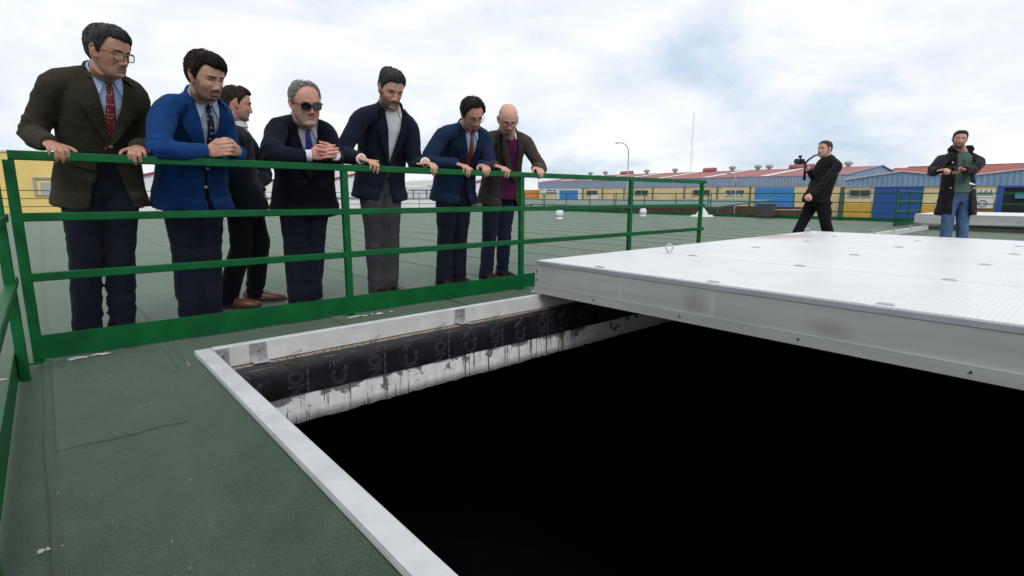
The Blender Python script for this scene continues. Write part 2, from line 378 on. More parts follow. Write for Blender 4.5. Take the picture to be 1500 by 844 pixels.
    for i in range(n2+1):
        x = X0+(X1-X0)*i/n2
        low = -.326-.02*max(0, 1.1-x)+.009*mnoise.noise(Vector((x*5, 3, 0)))+.008*mnoise.noise(Vector((x*19, 3, 4)))
        prof = [(2.576, -.165), (2.576, -.22), (2.5765, -.27), (2.577, low), (2.60, low-.004)]
        for y, z in prof: vs.append((x, y+.003*mnoise.noise(Vector((x*12, z*12, 7))), z))
    for i in range(n2):
        for k in range(4): fs.append((i*5+k, i*5+k+1, (i+1)*5+k+1, (i+1)*5+k))
    mb.add(vs, fs).build('torn_coating', wm, roof, smooth=True)
    return roof
ROOF = build_roof()

# ---------------------------------------------------------------- frame of the hatch
def build_frame():
    t = empty('hatch_surround', (.45, 2.7, 0), 0, 'white aluminium angle frame bolted round the open black hatch', 'hatch frame')
    def loc(mb, name, m, **k):
        o = mb.build(name, m, t, **k); o.location = -Vector(t.location); return o
    mb = MB()                                          # bar towards the viewer on the left, flat top, lip outside
    mb.box((.442, -2.6, .092), (.508, 2.70, .100)); mb.box((.442, -2.6, .076), (.450, 2.70, .0915))
    loc(mb, 'frame_bar', WHITE_ALU, bevel=.002)
    mb = MB(); mb.box((.5125, 2.668, .0005), (HX1+.15, 2.676, .0995)); mb.box((.5125, 2.6765, .092), (HX1+.15, 2.712, .0995))
    loc(mb, 'frame_bar', WHITE_ALU, bevel=.002)
    mb = MB(); mb.box((HX1+.02, -2.6, .05), (HX1+.09, 2.66, .1)); loc(mb, 'frame_bar', WHITE_ALU)
    mb = MB(); mb.box((.515, -2.6, .05), (HX1+.018, -2.53, .1)); loc(mb, 'frame_bar', WHITE_ALU)
    # ragged foam strip under the left bar
    foam = mat('grey_sealing_foam', (.30, .30, .29), rough=.95, var=.2, vscale=30, bump=.5, bscale=60)
    mb = MB(); vs = []; fs = []; n = 160
    for i in range(n+1):
        y = -2.55+5.2*i/n; e = .005*mnoise.noise(Vector((0, y*7, 1)))+.003*mnoise.noise(Vector((0, y*31, 4)))
        for x, z in ((.452, .006), (.449+e, .006), (.447+e*.6, .073), (.500, .0735)): vs.append((x, y, z))
    for i in range(n):
        for k in range(3): fs.append((i*4+k, (i+1)*4+k, (i+1)*4+k+1, i*4+k+1))
    loc(mb.add(vs, fs), 'foam_strip', foam)
    mb = MB(); mb.box((.5125, 2.50, .02), (.517, 2.666, .0915)); loc(mb, 'curb_edge', ZINC)
    mb = MB(); mb.box((.405, 2.62, .012), (.44, 2.69, .016)); mb.box((.405, 2.62, .016), (.409, 2.69, .062)); loc(mb, 'corner_bracket', ZINC)
    mb = MB(); mb.box((.5175, 2.663, .012), (.575, 2.6675, .096)); loc(mb, 'corner_plate', ZINC)
    for x in (.665, 1.865, 3.1):
        mb = MB(); mb.box((x, 2.6595, .014), (x+.075, 2.6635, .098)); mb.box((x, 2.598, .012), (x+.075, 2.659, .016))
        o = loc(mb, 'angle_bracket', ZINC, bevel=.0012)
        for c, ax in (((x+.037, 2.6595, .062), 0), ((x+.037, 2.628, .016), 1)):
            s = MB()
            if ax == 0: s.tube([(c[0], c[1]+.001, c[2]), (c[0], c[1]-.007, c[2])], .008, 6)
            else: s.tube([(c[0], c[1], c[2]-.001), (c[0], c[1], c[2]+.009)], .009, 6)
            s.build('bolt', STEEL, o)
    s = MB(); s.tube([(.546, 2.664, .060), (.546, 2.655, .060)], .009, 6); loc(s, 'bolt', STEEL)
build_frame()

# ---------------------------------------------------------------- sliding cover
def tread_material():
    m = bpy.data.materials.new('aluminium_tread_plate'); m.use_nodes = True
    N, L, b = nodes_of(m); b.inputs['Metallic'].default_value = .03; b.inputs['Roughness'].default_value = .38
    tc = N.new('ShaderNodeTexCoord')
    rot = []
    # two families of raised lozenges at right angles
    def loz(angle, off):
        mp = N.new('ShaderNodeMapping'); mp.inputs['Rotation'].default_value = (0, 0, angle); mp.inputs['Scale'].default_value = (34, 34, 34); mp.inputs['Location'].default_value = off; L.new(tc.outputs['Object'], mp.inputs[0])
        fr = N.new('ShaderNodeVectorMath'); fr.operation = 'FRACTION'; L.new(mp.outputs[0], fr.inputs[0])
        sb = N.new('ShaderNodeVectorMath'); sb.operation = 'SUBTRACT'; L.new(fr.outputs[0], sb.inputs[0]); sb.inputs[1].default_value = (.5, .5, .5)
        ml = N.new('ShaderNodeVectorMath'); ml.operation = 'MULTIPLY'; L.new(sb.outputs[0], ml.inputs[0]); ml.inputs[1].default_value = (1.0, 3.2, 0)
        ln = N.new('ShaderNodeVectorMath'); ln.operation = 'LENGTH'; L.new(ml.outputs[0], ln.inputs[0])
        mr = N.new('ShaderNodeMapRange'); mr.inputs['From Min'].default_value = .46; mr.inputs['From Max'].default_value = .30; L.new(ln.outputs['Value'], mr.inputs[0]); return mr
    a = loz(PI/4, (0, 0, 0)); c = loz(-PI/4, (.5, .5, 0))
    mxx = N.new('ShaderNodeMath'); mxx.operation = 'MAXIMUM'; L.new(a.outputs[0], mxx.inputs[0]); L.new(c.outputs[0], mxx.inputs[1])
    bp = N.new('ShaderNodeBump'); bp.inputs['Strength'].default_value = .9; bp.inputs['Distance'].default_value = .0025; L.new(mxx.outputs[0], bp.inputs['Height']); L.new(bp.outputs[0], b.inputs['Normal'])
    n = N.new('ShaderNodeTexNoise'); n.inputs['Scale'].default_value = 1.6; n.inputs['Detail'].default_value = 7; n.inputs['Roughness'].default_value = .65
    g = N.new('ShaderNodeNewGeometry'); L.new(g.outputs['Position'], n.inputs['Vector'])
    r = N.new('ShaderNodeValToRGB'); r.color_ramp.elements[0].position = .3; r.color_ramp.elements[1].position = .7; r.color_ramp.elements[0].color = (.74, .755, .78, 1); r.color_ramp.elements[1].color = (.86, .87, .88, 1); L.new(n.outputs['Fac'], r.inputs[0])
    # rust-brown stain near the far corner of the cover
    def stain(cx, cy, sx, sy):
        sb = N.new('ShaderNodeVectorMath'); sb.operation = 'SUBTRACT'; L.new(g.outputs['Position'], sb.inputs[0]); sb.inputs[1].default_value = (cx, cy, 0)
        ml = N.new('ShaderNodeVectorMath'); ml.operation = 'MULTIPLY'; L.new(sb.outputs[0], ml.inputs[0]); ml.inputs[1].default_value = (1/sx, 1/sy, 0)
        ln = N.new('ShaderNodeVectorMath'); ln.operation = 'LENGTH'; L.new(ml.outputs[0], ln.inputs[0])
        ad = N.new('ShaderNodeMath'); ad.operation = 'MULTIPLY_ADD'; ad.inputs[1].default_value = 1.5; L.new(n.outputs['Fac'], ad.inputs[0]); L.new(ln.outputs['Value'], ad.inputs[2])
        mr = N.new('ShaderNodeMapRange'); mr.inputs['From Min'].default_value = 1.75; mr.inputs['From Max'].default_value = .75; mr.inputs['To Max'].default_value = .8; L.new(ad.outputs[0], mr.inputs[0]); return mr
    st = stain(6.35, 2.62, .95, .42)
    m1 = N.new('ShaderNodeMixRGB'); L.new(st.outputs[0], m1.inputs[0]); L.new(r.outputs[0], m1.inputs[1]); m1.inputs[2].default_value = (.42, .27, .17, 1)
    # plate slightly darker between the lozenges, lighter on them
    m2 = N.new('ShaderNodeMixRGB'); m2.blend_type = 'MULTIPLY'; m2.inputs[0].default_value = 1
    mr = N.new('ShaderNodeMapRange'); mr.inputs['To Min'].default_value = .86; mr.inputs['To Max'].default_value = 1.06; L.new(mxx.outputs[0], mr.inputs[0]); L.new(m1.outputs[0], m2.inputs[1]); L.new(mr.outputs[0], m2.inputs[2])
    L.new(m2.outputs[0], b.inputs['Base Color'])
    return m
TREAD = tread_material()
def front_material():
    """mill aluminium with rubbed smudges and dried runs where they sit on the front of the cover"""
    m = ALU.copy(); m.name = 'smudged_aluminium'; N, L, b = nodes_of(m)
    src = b.inputs['Base Color'].links[0].from_socket
    g = N.new('ShaderNodeNewGeometry'); n = N.new('ShaderNodeTexNoise'); n.inputs['Scale'].default_value = 14; n.inputs['Detail'].default_value = 5; L.new(g.outputs['Position'], n.inputs['Vector'])
    for (y, z, sy, sz, col) in ((1.46, .235, .085, .085, (.24, .245, .22, 1)), (1.35, .235, .022, .09, (.62, .63, .61, 1)), (1.95, .225, .014, .10, (.60, .61, .60, 1)), (.78, .215, .15, .06, (.27, .265, .24, 1)), (2.25, .25, .05, .04, (.5, .51, .49, 1))):
        sb = N.new('ShaderNodeVectorMath'); sb.operation = 'SUBTRACT'; L.new(g.outputs['Position'], sb.inputs[0]); sb.inputs[1].default_value = (2.6, y, z)
        ml = N.new('ShaderNodeVectorMath'); ml.operation = 'MULTIPLY'; L.new(sb.outputs[0], ml.inputs[0]); ml.inputs[1].default_value = (0, 1/sy, 1/sz)
        ln = N.new('ShaderNodeVectorMath'); ln.operation = 'LENGTH'; L.new(ml.outputs[0], ln.inputs[0])
        ad = N.new('ShaderNodeMath'); ad.operation = 'MULTIPLY_ADD'; ad.inputs[1].default_value = .9; L.new(n.outputs['Fac'], ad.inputs[0]); L.new(ln.outputs['Value'], ad.inputs[2])
        mr = N.new('ShaderNodeMapRange'); mr.inputs['From Min'].default_value = 1.45; mr.inputs['From Max'].default_value = .45; mr.inputs['To Max'].default_value = .65; L.new(ad.outputs[0], mr.inputs[0])
        mx = N.new('ShaderNodeMixRGB'); L.new(mr.outputs[0], mx.inputs[0]); L.new(src, mx.inputs[1]); mx.inputs[2].default_value = col; src = mx.outputs[0]
    L.new(src, b.inputs['Base Color']); return m
FRONT = front_material()
def build_cover(name, x0, x1, y0, y1, z0, z1, seams, label, detail=True):
    t = empty(name, (x0, y1, 0), 0, label, 'hatch cover')
    def loc(mb, nm, m, **k):
        o = mb.build(nm, m, t, **k); o.location = -Vector(t.location); return o
    lip = z0+.055
    # side plates: front one faces the viewer
    mb = MB(); mb.box((x0, y0, lip+.0005), (x0+.006, y1, z1-.032)); loc(mb, 'front_panel', FRONT)
    mb = MB(); mb.box((x0-.012, y0, z0), (x0+.006, y1+.002, lip)); mb.beam((x0-.0115, y0, lip+.001), (x0-.0115, y1+.001, lip+.001), .004, .004); loc(mb, 'bottom_lip', ALU, bevel=.002)
    mb = MB(); mb.box((x0-.003, y0, z1-.0315), (x0+.05, y1+.003, z1-.004)); loc(mb, 'edge_trim', ALU_EDGE, bevel=.002)
    mb = MB(); mb.box((x0+.0065, y1-.006, z0+.002), (x1, y1, z1-.032)); mb.box((x0+.0505, y1-.03, z1-.0315), (x1, y1+.003, z1-.004)); loc(mb, 'side_panel', ALU)
    mb = MB(); mb.box((x1-.006, y0, z0+.002), (x1+.0, y1-.0065, z1-.032)); loc(mb, 'side_panel', ALU)
    mb = MB(); mb.box((x0+.05, y0, z0), (x1-.007, y1-.007, z0+.01)); loc(mb, 'underside_panel', TANK)  # takes the pit's near-black colour in place of shade
    ed = [x0+.012]+list(seams)+[x1]
    for i in range(len(ed)-1):
        mb = MB(); a, b = ed[i]+.004, ed[i+1]-.004
        mb.box((a, y0, z1-.0035), (b, y1-.004, z1+.0005+.0004*(i % 2))); loc(mb, 'tread_panel', TREAD)
    if not detail: return t
    mb = MB(); mb.box((x0-.0045, y1-.035, lip), (x0-.0005, y1+.004, z1-.0325)); loc(mb, 'corner_strip', ALU, bevel=.001)
    for z in (z1-.075, z0+.095):
        s = MB(); s.tube([(x0-.003, y1-.018, z), (x0-.008, y1-.018, z)], .0062, 8); loc(s, 'screw', BOLT)
    y = y1-.55
    while y > y0:
        s = MB(); s.tube([(x0-.011, y, z0+.03), (x0-.016, y, z0+.03)], .0058, 8); loc(s, 'screw', BOLT); y -= .62
    # clip tabs along the seams and front edge
    rnd = random.Random(5)
    for sx in [x0+.055]+list(seams):
        y = y1-.35-rnd.random()*.3
        while y > max(y0, -1.2):
            s = MB(); s.rings([[(sx-.014*q, y-.034*q, z1+zz), (sx+.014*q, y-.034*q, z1+zz), (sx+.014*q, y+.034*q, z1+zz), (sx-.014*q, y+.034*q, z1+zz)] for q, zz in ((1, .001), (.8, .007), (.4, .009))]); loc(s, 'clip', ALU_EDGE)
            y -= .78
    return t
build_cover('hatch_cover', 2.60, 7.80, -2.7, 2.70, .115, .349, (3.73, 4.78, 5.86, 6.84), 'big silver tread plate hatch cover slid half off the black opening')
def eyebolt(loc, label):
    t = empty('eye_bolt', loc, math.atan2(-loc[1], -loc[0])-PI/2+.25, label, 'eye bolt', 'lifting eye bolts on the hatch cover')
    s = MB(); s.tube([(.028*math.cos(a), 0, .045+.028*math.sin(a)) for a in (2*PI*i/16 for i in range(16))], .0055, 8, closed=True, up=(0, 1, 0)); s.build('ring', STEEL, t, smooth=True)
    s = MB(); s.lathe([(.016, .001), (.016, .008), (.010, .012), (.009, .02), (.004, .024)], seg=10); s.build('base', STEEL, t, smooth=True)
eyebolt((3.763, 2.355, .349), 'steel ring bolt nearer the left corner of the big hatch cover')
eyebolt((7.065, 2.506, .349), 'steel ring bolt near the far brown stained corner of the hatch cover')

# second hatch, farther right
def build_hatch2():
    build_cover('hatch_cover', 16.75, 20.4, -3.2, 3.42, .16, .39, (17.9, 19.1), 'white raised cover of the second hatch behind the man in the parka', detail=False)
    t = empty('hatch_surround', (11.3, 3.1, 0), 0, 'white frame rail of the second hatch leading to its raised cover', 'hatch frame')
    mb = MB(); mb.box((0, -.0, .0), (5.4, .08, .10)); mb.box((0, .081, .06), (5.4, .16, .068)); mb.build('frame_bar', WHITE_ALU, t)
    mb = MB(); mb.box((5.45, -6.2, .0), (5.55, .2, .09)); mb.build('curb_beam', BOLT, t)  # curb coloured near black to stand for the dark gap under the cover
    for x in (.8, 2.2, 3.6, 4.9):
        mb = MB(); mb.beam((x, -.02, .1), (x, -.02, .16), .05, .03); mb.build('angle_bracket', ZINC, t)
    for y in (-1.9, -4.4):
        mb = MB(); mb.beam((5.35, y, .01), (5.35, y, .30), .07, .05); mb.build('clamp', ZINC, t)
build_hatch2()

# ---------------------------------------------------------------- railings
def railing(name, pts, label, zs=(.9775, .695, .411), sq=.042, toe=True, posts=(), th=None, parent_loc=None, toe_h=.12, cat='railing', group=None, post_len=None):
    """pts: polyline end points (two); posts: distances along it"""
    a = Vector(pts[0]); b = Vector(pts[1]); d = (b-a).normalized()
    t = empty(name, tuple(a), 0, label, cat, group)
    nrm = d.cross(Vector((0, 0, 1)))
    for k, z in enumerate(zs):
        mb = MB(); mb.beam(Vector((0, 0, z)), (b-a)+Vector((0, 0, z)), sq, sq if k == 0 else sq*.95, ch=.004 if sq > .03 else 0); mb.build('rail', GREEN, t)
    for s in posts:
        mb = MB(); top = zs[0]-sq/2-.001
        mb.beam(d*s+Vector((0, 0, .001)), d*s+Vector((0, 0, top)), sq*.98, sq*.98, up=d, ch=.004 if sq > .03 else 0)
        if sq > .041: mb.box((d*s-Vector((.05, .05, -.001)))[:2]+(.001,), (d*s+Vector((.05, .05, 0)))[:2]+(.007,))
        mb.build('post', GREEN, t)
    if toe:
        mb = MB(); o_ = nrm*(sq/2+.004)
        mb.beam(o_+Vector((0, 0, .012+toe_h/2)), o_+(b-a)+Vector((0, 0, .012+toe_h/2)), .006, toe_h); mb.build('toe_board', GREEN, t)
    return t
railing('guard_railing', ((-.10, 3.3665, 0), (6.09, 3.3665, 0)), 'long green guard railing the suited men lean on', posts=(.0, 1.593, 3.161, 4.70, 6.12))
railing('guard_railing', ((-.145, 3.30, 0), (-.145, -1.2, 0)), 'green side railing running off the left edge of the picture', posts=(.25, 2.1, 3.9), zs=(.9775, .695, .411), sq=.038)
# glue and sealant splashes at the feet of the posts
seal = mat('white_sealant', (.50, .51, .50), rough=.5, var=.2, vscale=40, bump=.5, bscale=50)
def splash(x, y, r, seed):
    rnd = random.Random(seed); mb = MB()
    for k in range(7):
        cx, cy = x+rnd.gauss(0, r*.7), y+rnd.gauss(0, r*.22); rr = r*rnd.uniform(.12, .5)
        n = 11; vs = [(cx, cy, .014)]+[(cx+rr*(1.3+.0*k)*math.cos(2*PI*i/n)*rnd.uniform(.6, 1.2), cy+rr*.45*math.sin(2*PI*i/n)*rnd.uniform(.6, 1.2), .0085) for i in range(n)]
        mb.add(vs, [(0, 1+i, 1+(i+1) % n) for i in range(n)])
    mb.build('sealant_splash', seal, ROOF)
splash(.06, 3.27, .07, 1); splash(1.58, 3.24, .09, 2); splash(3.1, 3.2, .10, 3); splash(-.088, 1.50, .010, 4); splash(-.2, 3.1, .08, 6)
mb = MB()                                             # chips of mortar and grit lying on the felt
rnd = random.Random(11)
for k in range(90):
    x = rnd.uniform(-.1, .42); y = rnd.uniform(.6, 3.3)
    if rnd.random() < .45: x, y = rnd.uniform(0, 4), rnd.uniform(2.85, 3.3)
    r = rnd.uniform(.0008, .0020); mb.ell((x, y, .006+r*.5), r, r*1.3, r*.7, seg=5, rg=4)
mb.build('mortar_chips', seal, kind='stuff')
# railings along the far edges of the roof
railing('edge_railing', ((RX1-.1, -8.6, 0), (RX1-.1, RY1-.25, 0)), 'thin green railing along the far right edge of the roof before the warehouses', zs=(.93, .62, .31), sq=.034, posts=[.3+1.62*k for k in range(24)]+[.42+4.86*k for k in range(8)])
railing('edge_railing', ((RX1-.25, RY1-.1, 0), (-5.8, RY1-.1, 0)), 'thin green railing along the far edge of the roof behind the suited men', zs=(.95, .61, .27), sq=.034, posts=[.3+1.62*k for k in range(17)]+[.55+4.86*k for k in range(6)], toe=False)
railing('guard_railing', ((17.7, 4.06, 0), (20.6, 4.10, 0)), 'short green railing beside the second hatch left of the man in the parka', posts=(.0, 1.45, 2.9), sq=.04)
railing('guard_railing', ((15.6, -6.5, 0), (20.6, -6.5, 0)), 'green railing at the far end of the second hatch', posts=(.0, 1.6, 3.2, 4.8), sq=.04)

# roof vents
pale = mat('pale_grey_plastic', (.62, .63, .64), rough=.35, var=.08, vscale=8)
def roof_vent(x, y, label, h=.34):
    t = empty('roof_vent', (x, y, 0), 0, label, 'roof vent', 'white domed vents on the green roof')
    s = MB(); s.lathe([(.125, .0), (.12, .05), (.105, .07), (.10, .08)], seg=18); s.build('base', pale, t, smooth=True, autosmooth=50)
    s = MB(); s.lathe([(.10, .08), (.128, .10), (.145, .15), (.142, .21), (.118, .29), (.080, .35), (.035, .39), (.008, .40)], seg=18); s.build('cowl', pale, t, smooth=True)
roof_vent(13.6, 12.95, 'white egg shaped roof vent left of the fourth railing post')
roof_vent(18.3, 12.75, 'white egg shaped roof vent right of the fourth railing post')
t = empty('skylight_dome', (20.0, 11.1, 0), 0, 'low white pyramid vent on a kerb behind the end post of the railing', 'roof vent')
s = MB(); s.rings([[(-q, -q, z), (q, -q, z), (q, q, z), (-q, q, z)] for q, z in ((.34, 0), (.29, .07), (.24, .08))]); s.build('kerb', pale, t)
s = MB(); s.rings([[(-q, -q, z), (q, -q, z), (q, q, z), (-q, q, z)] for q, z in ((.17, .081), (.16, .14), (.05, .34), (.015, .37))]); s.build('cowl', pale, t)
# ================================================================ BUILDINGS BEYOND
YEL = mat('yellow_render', (.68, .54, .29), rough=.85, var=.12, vscale=.9, bump=.1, bscale=8)
YEL2 = mat('ochre_dado', (.55, .33, .055), rough=.85, var=.12, vscale=.9)
BLUEGREY = mat('blue_grey_cladding', (.24, .32, .42), rough=.5, var=.08, vscale=.6)
BLUECLAD = mat('blue_ribbed_cladding', (.18, .29, .42), rough=.45, var=.1, vscale=.6)
REDROOF = mat('faded_red_sheet_roof', (.30, .105, .10), rough=.7, var=.16, vscale=.5, stretch=(1, .3, 1))
REDROOF2 = mat('brick_red_sheet_roof', (.26, .045, .03), rough=.65, var=.12, vscale=.4)
SKYL = mat('translucent_roof_strip', (.68, .68, .68), rough=.5, var=.06)
BLUEDOOR = mat('bright_blue_steel_door', (.04, .23, .56), rough=.45, var=.07, vscale=2)
BLUEDARK = mat('deep_blue_steel_door', (.012, .07, .30), rough=.4, var=.1, vscale=2)
TRIMW = mat('pale_surround', (.66, .66, .68), rough=.7, var=.06)
GLASS = mat('dark_window_glass', (.035, .045, .05), rough=.12, var=.3, vscale=1.5)
FRAMEG = mat('grey_window_frame', (.32, .33, .34), rough=.5, var=.05)
PIPE = mat('dark_grey_pipe', (.07, .075, .09), rough=.5, var=.1)
WHITEWALL = mat('white_sheet_wall', (.74, .75, .77), rough=.6, var=.05, vscale=.5)
BEIGE = mat('beige_panel_wall', (.46, .43, .40), rough=.8, var=.06, vscale=.5)
REDTRIM = mat('dark_red_verge_trim', (.30, .02, .03), rough=.5, var=.05)
ORANGE = mat('orange_band', (.70, .24, .06), rough=.6, var=.05)
YBRIGHT = mat('bright_yellow_render', (.74, .57, .20), rough=.85, var=.05, vscale=.4)
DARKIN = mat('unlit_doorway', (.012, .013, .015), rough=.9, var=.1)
CANOPY = mat('grey_green_canopy_sheet', (.085, .115, .105), rough=.55, var=.15, vscale=.5, stretch=(.3, 2, 1))
CANOPY2 = mat('dark_green_canopy_sheet', (.03, .10, .085), rough=.5, var=.15, vscale=.5)
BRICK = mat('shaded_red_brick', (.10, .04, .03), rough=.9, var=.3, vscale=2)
INK = mat('dark_sign_lettering', (.03, .035, .05), rough=.6, var=0)

def ribbed(xf, ya, yb, z0, top, pitch=.35, depth=.05, back=.12):
    """ribbed cladding strip facing -X; top(y) gives its upper edge"""
    mb = MB(); n = int(abs(yb-ya)/pitch); vs = []; fs = []; k = 0; s = 1 if yb > ya else -1
    for i in range(n+1):
        y = ya+(yb-ya)*i/max(1, n)
        for dy, dx in ((0, 0), (.18*pitch, -depth), (.42*pitch, -depth), (.60*pitch, 0)):
            yy = y+s*dy
            if (yy-yb)*s > 0: yy = yb
            vs += [(xf+dx, yy, z0), (xf+dx, yy, top(yy))]; k += 1
    fs = [(2*i, 2*i+1, 2*i+3, 2*i+2) for i in range(k-1)]
    return mb.add(vs, fs)
def vent_on(t, x, y, z):
    s = MB(); s.lathe([(.24, z-.9), (.24, z-.25), (.42, z-.2), (.45, z+.05), (.30, z+.25), (.05, z+.32)], (x, y, 0), seg=12)
    o = s.build('roof_vent', FRAMEG, t, smooth=True, autosmooth=40)
def window(t, x, ya, yb, z0, z1, panes=2, bars=False):
    f = MB(); w = .09
    f.box((x-.07, ya-w, z0-w), (x-.005, yb+w, z0)); f.box((x-.07, ya-w, z1), (x-.005, yb+w, z1+w)); f.box((x-.07, ya-w, z0+.001), (x-.005, ya, z1-.001)); f.box((x-.07, yb, z0+.001), (x-.005, yb+w, z1-.001))
    for k in range(1, panes): yy = ya+(yb-ya)*k/panes; f.box((x-.06, yy-.03, z0+.001), (x-.005, yy+.03, z1-.001))
    fo = f.build('window', FRAMEG, t)
    for k in range(panes):
        a = ya+(yb-ya)*k/panes; b = ya+(yb-ya)*(k+1)/panes
        MB().box((x-.03, a+.035, z0+.003), (x-.012, b-.035, z1-.003)).build('pane', GLASS, fo)
def rollup(t, x, ya, yb, z0, z1, m, name='door', label=None):
    mb = MB(); n = 9
    for k in range(n):
        a = z0+(z1-z0)*k/n; b = z0+(z1-z0)*(k+1)/n-.03
        mb.box((x-.05, ya, a), (x-.006, yb, b)); mb.box((x-.03, ya, b), (x-.006, yb, b+.03))
    return mb.build(name, m, t, label=label)
def letters(t, x, ya, yb, z0, z1, rows, seed):
    """far lettering too small to read: broken dark strokes"""
    rnd = random.Random(seed); mb = MB(); h = (z1-z0)/rows
    for r in range(rows):
        y = ya; zb = z0+h*r+h*.18
        while y < yb-.1:
            w = rnd.uniform(.08, .2)
            if rnd.random() < .85: mb.box((x-.012, y, zb), (x-.004, min(y+w*.7, yb), zb+h*rnd.uniform(.5, .64)))
            y += w
    return mb.build('lettering', INK, t)

def warehouse_long():
    t = empty('warehouse', (60, 40, GZ), 0, 'long yellow warehouse with blue grey fascia and faded red roof', 'warehouse')
    def part(mb, n, m, **k):
        o = mb.build(n, m, t, **k); o.location = (-60, -40, -GZ); return o
    ya, yb = 18.42, 61.7; xf, xb, xr = 60, 84, 72; zf0, zf1, zr = 1.95, 3.0, 4.35
    mb = MB(); mb.box((xf, ya, GZ), (xb, yb, zf0-.01)); part(mb, 'wall', YEL)
    part(ribbed(xf-.05, ya-.1, yb+.1, zf0, lambda y: zf1, .34, .04), 'fascia', BLUEGREY)
    mb = MB(); mb.box((xf+.01, ya, zf0), (xb, yb, zf1-.02)); part(mb, 'wall', BLUEGREY)
    mb = MB()
    mb.add([(xf-.12, ya-.15, zf1), (xr, ya-.15, zr), (xr, yb+.15, zr), (xf-.12, yb+.15, zf1)], [(0, 1, 2, 3)]); mb.add([(xb+.12, ya-.15, zf1), (xr, ya-.15, zr), (xr, yb+.15, zr), (xb+.12, yb+.15, zf1)], [(3, 2, 1, 0)])
    k = .33; y = ya
    roof = part(mb, 'roof', REDROOF)
    mb = MB(); mb.add([(xf, ya-.02, zf1-.03), (xb, ya-.02, zf1-.03), (xr, ya-.02, zr-.03)], [(0, 1, 2)]); mb.beam((xf-.1, ya-.12, zf1+.02), (xr, ya-.12, zr+.03), .12, .12); mb.beam((xr, ya-.12, zr+.03), (xb+.1, ya-.12, zf1+.02), .12, .12)
    part(mb, 'gable', [BLUECLAD][0])
    sl = (zr-zf1)/(xr-xf)
    for y in (57.0, 51.8, 46.4, 40.2, 33.4, 26.4):
        mb = MB(); n = 5
        mb.add([(xf+.1, y-.45, zf1+.05+sl*.1), (xr-.9, y-.45, zr+.05-sl*.9), (xr-.9, y+.45, zr+.05-sl*.9), (xf+.1, y+.45, zf1+.05+sl*.1)], [(0, 1, 2, 3)]); part(mb, 'roof_light', SKYL)
    for y in (62.75-1.4, 58.05, 49.8, 44.8, 35.9, 32.4, 30.9, 21.75): 
        s = MB(); s.lathe([(.24, zr-.5), (.24, zr+.2), (.44, zr+.24), (.47, zr+.45), (.30, zr+.62), (.05, zr+.66)], (xr, y, 0), seg=12); part(s, 'roof_vent', FRAMEG, smooth=True, autosmooth=40)
    for y0, y1 in ((52.1, 54.3), (38.0, 39.8), (25.3, 28.1)):
        mb = MB(); mb.tube([(xr-.6, y0, zr+.12), (xr-.6, y1, zr+.12)], .36, 12); part(mb, 'ridge_ventilator', REDROOF)
    # doors and windows
    rollup_o = rollup(t, 60, 53.4, 57.15, GZ+.05, 1.62, BLUEDOOR, label='left bright blue roller door with pale surround'); rollup_o.location = (-60, -40, -GZ)
    mb = MB(); mb.box((59.9, 57.2, GZ), (59.995, 57.7, 1.86)); mb.box((59.9, 52.85, GZ), (59.995, 53.35, 1.86)); mb.box((59.9, 53.36, 1.66), (59.995, 57.19, 1.86)); part(mb, 'door_surround', TRIMW)
    d2 = rollup(t, 60, 22.95, 27.1, GZ+.05, 1.84, BLUEDOOR, label='wide bright blue roller door behind the man with the camera'); d2.location = (-60, -40, -GZ)
    for a, b in ((49.75, 51.7), (41.2, 43.2), (32.5, 34.65)):
        window(t, 60, a, b, 1.0, 1.55)
    for y in (48.75, 40.4, 35.83, 31.5, 27.6, 45.0, 52.4):
        mb = MB(); mb.tube([(59.93, y, GZ), (59.93, y, 1.93)], .07, 8); part(mb, 'downpipe', PIPE)
    mb = MB(); mb.box((59.93, 57.6, 1.03), (59.99, 60.9, 1.93)); sg = part(mb, 'sign_board', TRIMW); lt = letters(sg, 59.93, 57.9, 60.2, 1.15, 1.85, 2, 4)
    mb = MB(); mb.box((59.93, 28.35, 1.24), (59.99, 30.45, 1.53)); sg = part(mb, 'sign_board', PIPE)
    mb = MB(); mb.box((59.94, 28.3, .88), (59.99, 30.45, 1.22)); sg = part(mb, 'sign_board', TRIMW); letters(sg, 59.94, 28.4, 30.3, .9, 1.2, 1, 5)
    mb = MB(); mb.box((59.4, 49.6, .25), (59.95, 50.5, .95)); part(mb, 'air_conditioner', TRIMW)
    # window() parts were given world positions: shift them under the thing
    for c in t.children:
        if c.name.split('.')[0] == 'window': c.location = (-60, -40, -GZ)
warehouse_long()

